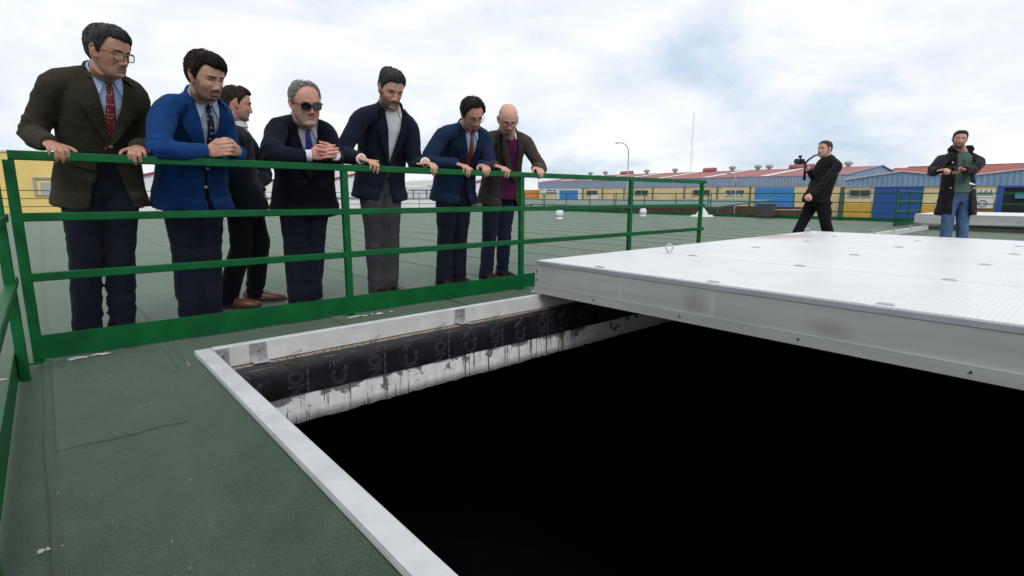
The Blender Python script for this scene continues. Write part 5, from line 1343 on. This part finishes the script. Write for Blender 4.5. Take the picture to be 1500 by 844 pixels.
            mb = MB(); mb.rings([[o0+F*(y*k)+A*(w*k)+Vector((0, 0, z)) for y, w in ((-.09, -.02), (-.09, .02), (-.06, .04), (.0, .040), (.1, .050), (.16, .048), (.205, .030), (.222, .0), (.205, -.030), (.16, -.048), (.1, -.05), (.0, -.04), (-.06, -.04))] for z in (.0105, .020)]); mb.build('sole', SOLE, so_)
    def make(s):
        s.Fh = s.Lh.cross(Vector((0, 0, 1))).normalized(); A = s.Fh.cross(Vector((0, 0, 1)))
        s.Mf = Matrix(((A.x, s.Fh.x, 0), (A.y, s.Fh.y, 0), (A.z, s.Fh.z, 1)))
        s.body(); s.hair(); s.glasses(); s.trousers(); s.shirt(); s.jacket()
        return s
# ---------------------------------------------------------------- the men: joint positions in metres, then looks
LM = {
  1: dict(P=(0.260,3.860,0.883), N=(0.309,3.560,1.417), head=(0.329,3.420,1.498), SR=(0.106,3.580,1.349), SL=(0.447,3.660,1.350), wr=(0.054,3.460,1.057), wl=(0.404,3.460,1.071), ar=(0.106,3.660,0.085), al=(0.265,3.680,0.085), er=(-0.008,3.714,1.096), el=(0.474,3.713,1.048), hr=(0.176,3.845,0.883), hl=(0.344,3.875,0.883), kr=(0.141,3.751,0.480), kl=(0.304,3.776,0.480)),
  2: dict(P=(0.727,3.900,0.865), N=(0.751,3.540,1.349), head=(0.744,3.380,1.438), SR=(0.562,3.520,1.270), SL=(0.857,3.620,1.259), wr=(0.716,3.370,1.023), wl=(0.851,3.420,1.048), ar=(0.610,3.700,0.085), al=(0.723,3.720,0.085), er=(0.459,3.381,1.024), el=(0.969,3.639,0.980), hr=(0.645,3.879,0.865), hl=(0.810,3.921,0.864), kr=(0.627,3.788,0.471), kl=(0.766,3.819,0.470)),
  3: dict(P=(1.080,4.160,0.838), N=(1.075,4.160,1.271), head=(1.081,4.120,1.418), SR=(1.012,3.960,1.159), SL=(1.179,4.340,1.198), wr=(1.055,4.020,0.804), wl=(1.182,4.200,0.869), ar=(0.909,4.100,0.085), al=(1.125,4.220,0.085), er=(1.096,4.181,0.990), el=(1.323,4.388,0.950), hr=(1.046,4.082,0.835), hl=(1.114,4.238,0.840), kr=(1.009,4.043,0.449), kl=(1.166,4.164,0.460)),
  4: dict(P=(1.438,3.940,0.838), N=(1.347,3.600,1.286), head=(1.298,3.440,1.364), SR=(1.179,3.600,1.229), SL=(1.481,3.580,1.222), wr=(1.293,3.400,1.055), wl=(1.443,3.400,1.054), ar=(1.275,3.740,0.085), al=(1.388,3.760,0.085), er=(1.067,3.481,0.989), el=(1.629,3.545,0.974), hr=(1.353,3.935,0.838), hl=(1.523,3.945,0.837), kr=(1.313,3.837,0.457), kl=(1.455,3.851,0.457)),
  5: dict(P=(2.059,3.950,0.910), N=(2.012,3.660,1.451), head=(1.934,3.500,1.539), SR=(1.790,3.680,1.359), SL=(2.169,3.660,1.333), wr=(1.663,3.450,1.005), wl=(2.169,3.440,1.044), ar=(1.894,3.760,0.085), al=(2.024,3.780,0.085), er=(1.630,3.709,1.085), el=(2.233,3.705,1.025), hr=(1.974,3.946,0.911), hl=(2.143,3.954,0.909), kr=(1.933,3.852,0.494), kl=(2.083,3.866,0.493)),
  6: dict(P=(2.818,4.000,0.883), N=(2.727,3.660,1.366), head=(2.634,3.480,1.435), SR=(2.501,3.700,1.297), SL=(2.932,3.700,1.301), wr=(2.455,3.460,1.031), wl=(2.698,3.460,1.041), ar=(2.588,3.860,0.085), al=(2.758,3.880,0.085), er=(2.316,3.684,1.051), el=(2.915,3.607,1.008), hr=(2.733,3.995,0.883), hl=(2.903,4.005,0.883), kr=(2.660,3.927,0.480), kl=(2.830,3.942,0.480)),
  7: dict(P=(3.395,4.050,0.856), N=(3.214,3.720,1.365), head=(3.058,3.540,1.445), SR=(3.018,3.760,1.295), SL=(3.406,3.700,1.299), wr=(2.849,3.470,1.042), wl=(3.302,3.460,1.064), ar=(3.115,3.920,0.085), al=(3.337,3.940,0.085), er=(2.909,3.717,1.021), el=(3.519,3.592,1.046), hr=(3.310,4.053,0.856), hl=(3.479,4.047,0.856), kr=(3.211,3.986,0.466), kl=(3.408,3.993,0.466)),
  8: dict(P=(8.300,2.838,0.786), N=(8.523,2.844,1.368), head=(8.442,2.872,1.470), SR=(8.599,2.960,1.281), SL=(8.295,2.620,1.227), wr=(8.180,2.968,1.188), wl=(7.785,2.758,0.826), ar=(7.994,3.038,0.085), al=(8.297,2.582,0.085), er=(8.398,2.959,1.081), el=(8.021,2.694,1.011), hr=(8.356,2.902,0.789), hl=(8.243,2.775,0.783), kr=(8.173,2.971,0.433), kl=(8.170,2.667,0.425)),
  9: dict(P=(9.328,1.467,0.847), N=(9.378,1.495,1.414), head=(9.244,1.513,1.566), SR=(9.191,1.661,1.305), SL=(9.470,1.316,1.284), wr=(8.723,1.602,1.144), wl=(8.956,1.373,1.153), ar=(9.013,1.474,0.085), al=(9.194,1.318,0.085), er=(8.953,1.705,1.140), el=(9.202,1.322,1.162), hr=(9.269,1.528,0.847), hl=(9.387,1.406,0.846), kr=(9.139,1.501,0.462), kl=(9.290,1.362,0.461)),
}

NAVY = cloth('navy_wool', (.0095, .013, .026)); NAVYB = cloth('blue_navy_wool', (.010, .022, .055)); NAVYD = cloth('near_black_wool', (.007, .009, .018))
ROYAL = cloth('royal_blue_wool', (.0058, .039, .148), sheen=.06); TWEED = cloth('dark_olive_tweed', (.034, .031, .021), var=.4, vscale=160, bump=.5, bscale=260); BROWNT = cloth('brown_tweed', (.052, .042, .036), var=.4, vscale=150, bump=.5, bscale=260)
TRN = cloth('dark_navy_trousers', (.008, .010, .020)); TRB = cloth('black_trousers', (.006, .0065, .009)); TRG = cloth('slate_grey_chinos', (.045, .044, .052)); TRJ = cloth('indigo_trousers', (.009, .013, .028))
JEANS = mat('faded_blue_denim', (.016, .042, .11), rough=.9, var=0, col2=(.075, .15, .28), vscale=5, bump=.4, bscale=300, lo=.35, hi=.75)
SHB = cloth('pale_blue_cotton', (.40, .54, .78), var=.04, rough=.8, bump=.1); SHW = cloth('white_cotton', (.84, .85, .88), var=.03, rough=.8, bump=.1); SHL = cloth('lilac_white_cotton', (.62, .60, .72), var=.03, rough=.8, bump=.1)
SHS = stripe_mat('fine_blue_stripes', (.60, .64, .74), (.28, .36, .55), 90, 0); SWN = cloth('navy_knit', (.006, .011, .024), bump=.6, bscale=200); SWP = cloth('plum_knit', (.085, .012, .065), bump=.6, bscale=180, var=.15)
SWK = cloth('black_fleece', (.007, .007, .008)); PARKA = cloth('black_parka_shell', (.0085, .009, .012), rough=.75, sheen=.1)
TEE = stripe_mat('green_grey_stripes', (.030, .075, .058), (.105, .135, .115), 46, 2, edge=.6)
H_DARK = hair_mat('dark_brown_hair', (.008, .006, .005), (.030, .022, .017)); H_BLACK = hair_mat('black_brown_hair', (.006, .0045, .004), (.022, .014, .011)); H_BROWN = hair_mat('brown_hair', (.014, .010, .007), (.045, .030, .02)); H_SALT = hair_mat('greying_dark_hair', (.010, .010, .011), (.085, .085, .09)); H_GREY = hair_mat('grey_hair', (.10, .095, .09), (.34, .33, .31))
TORT = mat('tortoiseshell_frame', (.12, .035, .012), rough=.25, var=.6, vscale=60); BLKF = mat('black_plastic_frame', (.01, .009, .009), rough=.25, var=.1); DKF = mat('dark_metal_frame', (.03, .028, .03), rough=.3, metal=.6, var=.1)
TIE1 = tie_mat('red_tie_with_small_motifs', (.17, .012, .022), (.55, .45, .40), 92, .26, (1, 1, .7)); TIE2 = tie_mat('navy_tie_with_pale_dots', (.010, .013, .035), (.40, .42, .48), 40, .24); TIE4 = tie_mat('blue_patterned_tie', (.012, .03, .22), (.05, .10, .42), 90, .25); TIE6 = tie_mat('rust_tie_with_fine_dots', (.23, .045, .018), (.36, .11, .05), 95, .22)
BMET = mat('pale_horn_button', (.55, .52, .48), rough=.3, var=.1)
def rail_hand(W, side, dx=.0, dy=0.0, curl=(38, 58, 36), thumb='rest', k=1.0, z=1.027, tilt=0.0, spread=5):
    W = Vector(W); W.z = 1.046; K = Vector((W.x+dx, 3.370+dy, z)); return dict(W=W, K=K, pn=(tilt, 0.12, -1), side=side, k=k, curl=curl, thumb=thumb, spread=spread)
def clasp(C, curl, k=.98):
    C = Vector(C)
    a = dict(W=C+Vector((-.088, .048, -.012)), K=C+Vector((-.020, -.012, .006)), pn=(.70, .70, .05), side=1, k=k, curl=curl, thumb='over', spread=3)
    b = dict(W=C+Vector((.082, .060, .0)), K=C+Vector((.018, -.004, .018)), pn=(-.70, .70, .05), side=-1, k=k, curl=curl, thumb='over', spread=3)
    return a, b
SHORT = ([0, 30, 50, 62, 72, 79, 88, 104, 116, 140, 180], [.074, .074, .062, .044, .020, -.010, .016, .012, -.028, -.058, -.066])
def VCUT(v, lo=-.012, hi=.055, hem=-.74, top=.075): return [(.10, -top, top), (.012, -top, top), (-v, -.001, .001), (-v-.03, -.0015, .0015), (hem, lo, hi)]
def build_people():
    LMs = {k: dict(v) for k, v in LM.items()}; P = []
    for k in (1, 5, 6, 7):                                          # wrists rest just above the rail
        for w in ('wr', 'wl'): LMs[k][w] = (LMs[k][w][0], 3.447, 1.046)
    # 1: olive tweed jacket, red tie, tortoiseshell glasses
    m = LMs[1]
    P.append(Person(1, m, dict(label='grey haired man in a dark olive jacket, red tie and tortoiseshell glasses', seed=1, tuck=True, k=1.06, hs=0.92, face=(38, 15, -4), hd=(1.0, .93, .98, 1.15, .002, -.002), skin=(.33, .165, .105), hem=.15, fat=1.0,
        beard=[('full', (.17, .13, .115), .35, .0)], hands=[rail_hand(m['wr'], 1, .020, 0, (27, 62, 24)), rail_hand(m['wl'], -1, -.012, 0, (27, 62, 24))],
        hair=dict(mat=H_SALT, line=([0, 25, 45, 60, 70, 78, 88, 104, 116, 140, 180], [.066, .072, .070, .050, .020, -.016, .018, .014, -.032, -.062, -.070]), th=([-.07, 0, .04, .08, .12], [.005, .012, .018, .022, .026]), comb=1.2, skew=-.012, lean=-.004, seed=3, fr=.25, flow=1.4),
        brow=H_DARK, glasses=(TORT, LENS, .0245, .0195, .0024), shirt=dict(mat=SHB), tie=(TIE1, .40, .0), trousers=dict(mat=TRN, w=1.02),
        jacket=dict(mat=TWEED, v=.335, open=VCUT(.335, -.13, .12), buttons=[(.004, -.350)], bmat=BMET, flaps=[(-.125, -.44, .13, .045)], amp=1.15))))
    # 2: royal blue jacket, hands clasped
    m = dict(LMs[2]); m['er'] = (.470, 3.36, 1.025); m['el'] = (.900, 3.62, .99); a, b = clasp((.800, 3.338, 1.046), (34, 50, 30)); m['wr'], m['wl'] = a['W'], b['W']
    P.append(Person(2, m, dict(label='dark haired man in a bright royal blue jacket with hands clasped on the rail', seed=2, tuck=True, ext=.002, k=1.07, hs=0.93, face=(26, 22, -5), hd=(1.02, 1.0, 1.06, 1.0, .003, .001), skin=(.40, .215, .145), hem=.16, fat=1.02,
        beard=[('full', (.085, .055, .042), .65, .0015), ('goatee', (.025, .016, .012), .8, .003)], hands=[a, b],
        hair=dict(mat=H_BLACK, line=([0, 22, 40, 58, 68, 78, 90, 104, 116, 140, 180], [.060, .060, .062, .052, .018, -.018, .000, -.008, -.042, -.068, -.076]), th=([-.08, -.02, .04, .08, .12], [.008, .016, .021, .022, .022]), comb=1.8, lean=-.003, seed=5, fr=.15, skew=-.020, flow=1.6),
        brow=H_BLACK, shirt=dict(mat=SHS, cmat=SHB, cuff=.004, cuffs=True), tie=(TIE2, .52, .05), trousers=dict(mat=TRN, w=1.04),
        jacket=dict(mat=ROYAL, v=.37, open=VCUT(.37, -.006, .045), buttons=[(.006, -.395), (.0, -.52)], bmat=BMET, flaps=[(-.12, -.47, .13, .045)], amp=1.2))))
    # 3: profile, behind
    m = LMs[3]
    P.append(Person(3, m, dict(label='short haired man in profile in a dark coat and brown shoes behind the blue jacket', seed=3, k=1.0, hs=0.93, face=(74, 6, 0), hd=(1.06, 1.06, 1.1, 1.0, .002, .003), skin=(.41, .205, .145), neck=1.12, hem=.15, fat=1.03,
        hands=[dict(W=Vector(m['wr']), K=Vector(m['wr'])+Vector((.03, 0, -.08)), pn=(0, .9, 0), side=1, k=1.05, curl=(12, 22, 18), thumb='rest'), dict(W=Vector(m['wl']), K=Vector(m['wl'])+Vector((-.03, -.05, -.06)), pn=(0, -.9, 0), side=-1, k=1.05, curl=(12, 22, 18), thumb='rest')],
        beard=[('full', (.16, .11, .09), .3, 0)], hair=dict(mat=H_BROWN, line=SHORT, th=([-.07, 0, .05, .09, .12], [.003, .005, .010, .017, .018]), comb=.3, seed=8, fr=.5, rough=1.2),
        brow=H_BROWN, shirt=dict(mat=SWN, name='sweater', cmat=SHW, cuffs=False, flaps=False, **{'in': .006}), trousers=dict(mat=TRB), shoes=BROWNL, toes=(-8, 5),
        jacket=dict(mat=NAVYD, v=.5, lapel=False, open=[(.1, -.08, .08), (0, -.08, .08), (-.2, -.075, .085), (-.75, -.08, .12)], buttons=[(.11, -.30), (.115, -.42)], bmat=BMET))))
    # 4: stout, sunglasses
    m = dict(LMs[4]); m['el'] = (1.520, 3.56, 1.035); m['er'] = (1.062, 3.43, 1.035); a, b = clasp((1.372, 3.336, 1.058), (12, 26, 14)); m['wr'], m['wl'] = a['W'], b['W']
    P.append(Person(4, m, dict(label='stout grey bearded man in sunglasses and black suit with fingers interlaced over the rail', seed=4, tuck=True, ext=-.016, k=1.05, hs=0.97, face=(2, 14, -5), hd=(1.05, 1.06, 1.15, 1.05, 0, .004), skin=(.43, .20, .15), flush=1.8, neck=1.2, jowl=True, hem=.17, fat=1.08, belly=.035, bow=.0,
        beard=[('full', (.30, .265, .245), .62, .0022), ('moustache', (.16, .14, .13), .5, .0022)], hands=[a, b],
        hair=dict(mat=H_GREY, line=([0, 30, 50, 62, 72, 80, 90, 104, 116, 140, 180], [.108, .104, .088, .056, .022, -.010, .014, .010, -.030, -.055, -.065]), th=([-.07, 0, .05, .09, .12], [.003, .005, .006, .008, .012]), comb=.4, seed=11, strands=520, wild=.9, fly=60),
        brow=H_GREY, glasses=(BLKF, LENS_DARK, .0285, .0195, .0032), shirt=dict(mat=SHL, cuff=.022, cuffs=True), tie=(TIE4, .25, .0), trousers=dict(mat=TRN, w=1.06),
        jacket=dict(mat=NAVYD, v=.33, open=[(.10, -.08, .08), (.012, -.08, .08), (-.34, -.001, .001), (-.60, -.0015, .0015), (-.80, -.03, .03)], buttons=[(.0, -.36), (.0, -.46), (.0, -.56)], bmat=LEATHER, pin=[(.10, -.12)], amp=1.2, sleeve=1.05))))
    # 5: open collar, beard
    m = LMs[5]
    P.append(Person(5, m, dict(label='tall bearded man in a dark navy blazer with open white collar, no tie', seed=5, tuck=True, ext=-.008, k=1.08, hs=0.95, face=(-6, 30, 2), hd=(.97, .97, 1.05, 1.0, .004, 0), skin=(.42, .225, .155), hem=.14, fat=.99,
        beard=[('full', (.045, .036, .032), .9, .004), ('chin', (.26, .25, .24), .85, .005), ('moustache', (.018, .014, .012), .95, .004)], hands=[rail_hand(m['wr'], 1, .035, 0, (27, 62, 24), 'side'), rail_hand(m['wl'], -1, .012, 0, (27, 62, 24), 'side')],
        hair=dict(mat=H_SALT, line=SHORT, th=([-.07, 0, .03, .07, .10, .12], [.003, .004, .007, .017, .028, .030]), comb=.5, seed=14, fr=.25, rough=1.5),
        brow=H_BLACK, shirt=dict(mat=SHW, gap=24, pts=(.030, .078, .066, .074), cuff=.010, cuffs=True), trousers=dict(mat=TRG), 
        jacket=dict(mat=NAVY, v=.42, open=VCUT(.42, -.12, .05, top=.082), buttons=[(.004, -.44), (.0, -.52)], bmat=LEATHER, lw=.85))))
    # 6: navy suit, rust tie, bent forward
    m = LMs[6]
    P.append(Person(6, m, dict(label='man in a navy suit with a rust orange tie and glasses bending over the rail', seed=6, tuck=True, k=1.07, hs=0.94, face=(-10, 34, -8), hd=(1.0, .98, 1.05, 1.1, .002, 0), skin=(.40, .20, .14), hem=.14, fat=1.0,
        beard=[('full', (.15, .11, .09), .4, .0), ('goatee', (.022, .015, .012), 1, .005)], hands=[rail_hand(m['wr'], 1, .020, 0, (27, 62, 24), spread=8), rail_hand(m['wl'], -1, -.02, 0, (27, 62, 24))],
        hair=dict(mat=H_DARK, line=([0, 25, 45, 60, 70, 78, 88, 104, 116, 140, 180], [.090, .092, .074, .046, .014, -.012, .012, .006, -.036, -.064, -.074]), th=([-.07, 0, .04, .08, .12], [.007, .014, .022, .024, .022]), comb=.9, seed=17, wild=.6, rough=1.6, fly=40),
        brow=H_DARK, glasses=(DKF, LENS, .0245, .0165, .0018), shirt=dict(mat=SHB), tie=(TIE6, .56, .02), trousers=dict(mat=TRN),
        jacket=dict(mat=NAVYB, v=.40, open=VCUT(.40, -.08, .09), buttons=[(.004, -.42)], bmat=LEATHER))))
    # 7: bald, plum sweater
    m = LMs[7]
    P.append(Person(7, m, dict(label='bald man with goatee and glasses in a brown jacket over a plum sweater', seed=7, k=1.05, hs=0.95, face=(-28, 34, 0), hd=(1.02, 1.0, 1.08, 1.0, 0, .003), skin=(.45, .24, .175), neck=1.08, hem=.14, fat=1.05, belly=.02,
        beard=[('full', (.20, .15, .13), .35, .0), ('goatee', (.030, .018, .015), .95, .004)], shaved=(.17, .13, .115), hands=[rail_hand(m['wr'], 1, .020, 0, (27, 62, 24)), rail_hand(m['wl'], -1, -.02, 0, (27, 62, 24))],
        brow=H_BROWN, glasses=(DKF, LENS, .0255, .0165, .0024), shirt=dict(mat=SWP, name='sweater', cmat=SHL, gap=30, pts=(.034, .070, .058, .045), cuffs=False, **{'in': .004}), trousers=dict(mat=TRJ),
        jacket=dict(mat=BROWNT, v=.46, r0=.075, open=[(.1, -.075, .075), (.01, -.075, .075), (-.46, -.078, .078), (-.8, -.075, .11)], lw=.85, pin=[(.135, -.13)]))))
    # 8: black clothes, walking with a camera on a stabiliser
    m = LMs[8]; wr, wl = Vector(m['wr']), Vector(m['wl'])
    P.append(Person(8, m, dict(label='grey bearded man all in black, striding and holding a camera out in front', seed=8, k=.98, hs=0.98, vox=.006, face=(-112, -2, 0), hd=(1.02, 1.05, 1.05, 1.0, 0, .002), skin=(.42, .225, .165), neck=1.12, hem=.07, fat=1.06, belly=.03,
        beard=[('full', (.24, .205, .185), .6, .002)], hands=[dict(W=wr, K=wr+Vector((-.085, .01, .015)), pn=(-.1, -.9, -.3), side=1, k=1, curl=(65, 75, 50), thumb='over'), dict(W=wl, K=wl+Vector((-.065, -.01, -.045)), pn=(-.2, .75, -.5), side=-1, k=1, curl=(75, 85, 55), thumb='over')],
        hair=dict(mat=H_SALT, line=([0, 30, 50, 62, 72, 79, 88, 104, 116, 140, 180], [.082, .080, .066, .042, .012, -.022, .014, .010, -.030, -.060, -.068]), th=([-.07, 0, .05, .12], [.002, .003, .005, .009]), seed=20, strands=150, fly=5),
        brow=H_DARK, shirt=dict(mat=SWK, name='sweater', collar=False, cuffs=False), trousers=dict(mat=TRB, w=1.05),
        jacket=dict(mat=SWK, lapel=False, v=.1, open=[(.12, -.06, .06), (.03, -.06, .06), (-.015, -.001, .001), (-.02, -.001, .001)], vox=.012, amp=1.3))))
    # 9: parka, striped tee, jeans
    m = LMs[9]; wr, wl = Vector(m['wr']), Vector(m['wl'])
    P.append(Person(9, m, dict(label='bearded man in a long black parka, striped green top and jeans looking at a camera', seed=9, k=1.0, hs=0.90, vox=.006, face=(-72, 2, 3), hd=(1.02, 1.02, 1.05, 1.0, 0, 0), skin=(.42, .215, .15), hem=.28, fat=1.06,
        beard=[('full', (.050, .028, .02), .8, .003)], hands=[dict(W=wr, K=wr+Vector((-.035, -.085, .015)), pn=(.05, -.3, -.9), side=1, k=1, curl=(55, 60, 40), thumb='rest'), dict(W=wl, K=wl+Vector((-.05, .065, .02)), pn=(-.6, .3, -.7), side=-1, k=1, curl=(40, 50, 30), thumb='rest')],
        hair=dict(mat=H_BROWN, line=SHORT, th=([-.07, 0, .05, .12], [.004, .008, .012, .016]), seed=23, strands=220),
        brow=H_BROWN, shirt=dict(mat=TEE, name='striped_top', collar=False, cuffs=False, **{'in': .004}), trousers=dict(mat=JEANS),
        jacket=dict(mat=PARKA, lapel=False, v=.5, open=[(.12, -.09, .09), (.0, -.085, .085), (-.25, -.095, .085), (-.56, -.12, .07), (-.97, -.14, .10)], buttons=[(-.15, -.50), (.115, -.50), (-.14, -.16)], bmat=BMET, vox=.012, amp=1.5, sleeve=1.18))))
    for q in P: q.make()
    # the parka's hood bunched round the neck, striped top and white card at the pocket
    q = P[8]; mb = MB()
    for rr, zz, th in ((.105, .015, .042), (.118, .055, .040), (.10, .09, .032)):
        pts = []
        for i in range(17):
            a = math.radians(-120+240*i/16); dv = -q.Fc*math.cos(a)+q.Lc*math.sin(a)
            pts.append(q.N+dv*rr+q.U*(zz-.03*abs(math.sin(a/1.4)))-q.Fc*.01)
        mb.tube(pts, [th*(.55+.45*math.sin(PI*i/16)) for i in range(17)], 12, round_ends=True)
    me = voxel(mb, .011, 2, 'hood'); set_coords(me, coords(me)+normals(me)*(.006*vn(coords(me)*16, 3))[:, None]); me.materials.append(PARKA); link_mesh('hood', me, q.jo)
    q.patch(q.jtree, [[(.06+.075*a/3, -.425-.02*a/3-.022*b*(1-.3*a/3)) for a in range(4)] for b in (1, .5, 0)], .012, 'pocket_edge', SHW, q.jo, .004)
    for x in (-.03,):
        mb = MB(); a = q.onto(q.stree, x, -.12, .012); b = q.onto(q.stree, x+.01, -.42, .012); mb.tube([a, lerp(a, b, .5)+q.Fc*.008, b], .004, 6); mb.build('drawstring', LEATHER, q.jo)
    # things in their hands
    q = P[7]; c = Vector(q.sp['hands'][0]['K'])
    t = empty('camera', tuple(c), 0, 'small camera on a black folding stabiliser held out by the man in black', 'camera')
    mb = MB(); mb.tube([(0, 0, -.17), (0, 0, -.02), (-.01, 0, .07)], [.018, .017, .015], 12); mb.build('grip', LEATHER, t, smooth=True)
    mb = MB(); mb.tube([(-.01, 0, .07), (.03, -.03, .12), (.12, -.06, .17), (.22, -.07, .19)], [.014, .013, .012, .010], 10); mb.build('arm', LEATHER, t, smooth=True)
    mb = MB(); mb.tube([(-.01, 0, .07), (-.07, .03, .09), (-.09, .05, .14)], [.014, .013, .011], 10); mb.build('arm', LEATHER, t, smooth=True)
    mb = MB(); mb.box((-.13, .0, .05), (-.03, .10, .12)); o = mb.build('camera_body', LEATHER, t, bevel=.006)
    mb = MB(); mb.tube([(-.12, .05, .085), (-.20, .05, .085)], [.034, .036], 16); mb.build('barrel', BLKF, o, smooth=True, autosmooth=50)
    mb = MB(); mb.tube([(-.08, .05, .14), (-.08, .05, .17)], [.022, .026], 12); mb.build('microphone', BLKF, t, smooth=True)
    q = P[8]; c = (Vector(q.sp['hands'][0]['K'])+Vector(q.sp['hands'][1]['K']))/2+q.Fc*.015
    t = empty('camera', tuple(c), math.atan2(q.Fc.y, q.Fc.x)-PI/2, 'small black compact camera in the hands of the man in the parka', 'camera')
    mb = MB(); mb.box((-.06, -.02, -.035), (.06, .015, .03)); mb.build('camera_body', LEATHER, t, bevel=.006)
    mb = MB(); mb.tube([(-.01, .015, -.004), (-.01, .045, -.004)], [.026, .024], 16); mb.build('barrel', BLKF, t, smooth=True, autosmooth=50)
    mb = MB(); mb.box((-.05, -.024, -.028), (.03, -.0205, .024)); mb.build('screen', LENS_DARK, t)
build_people()
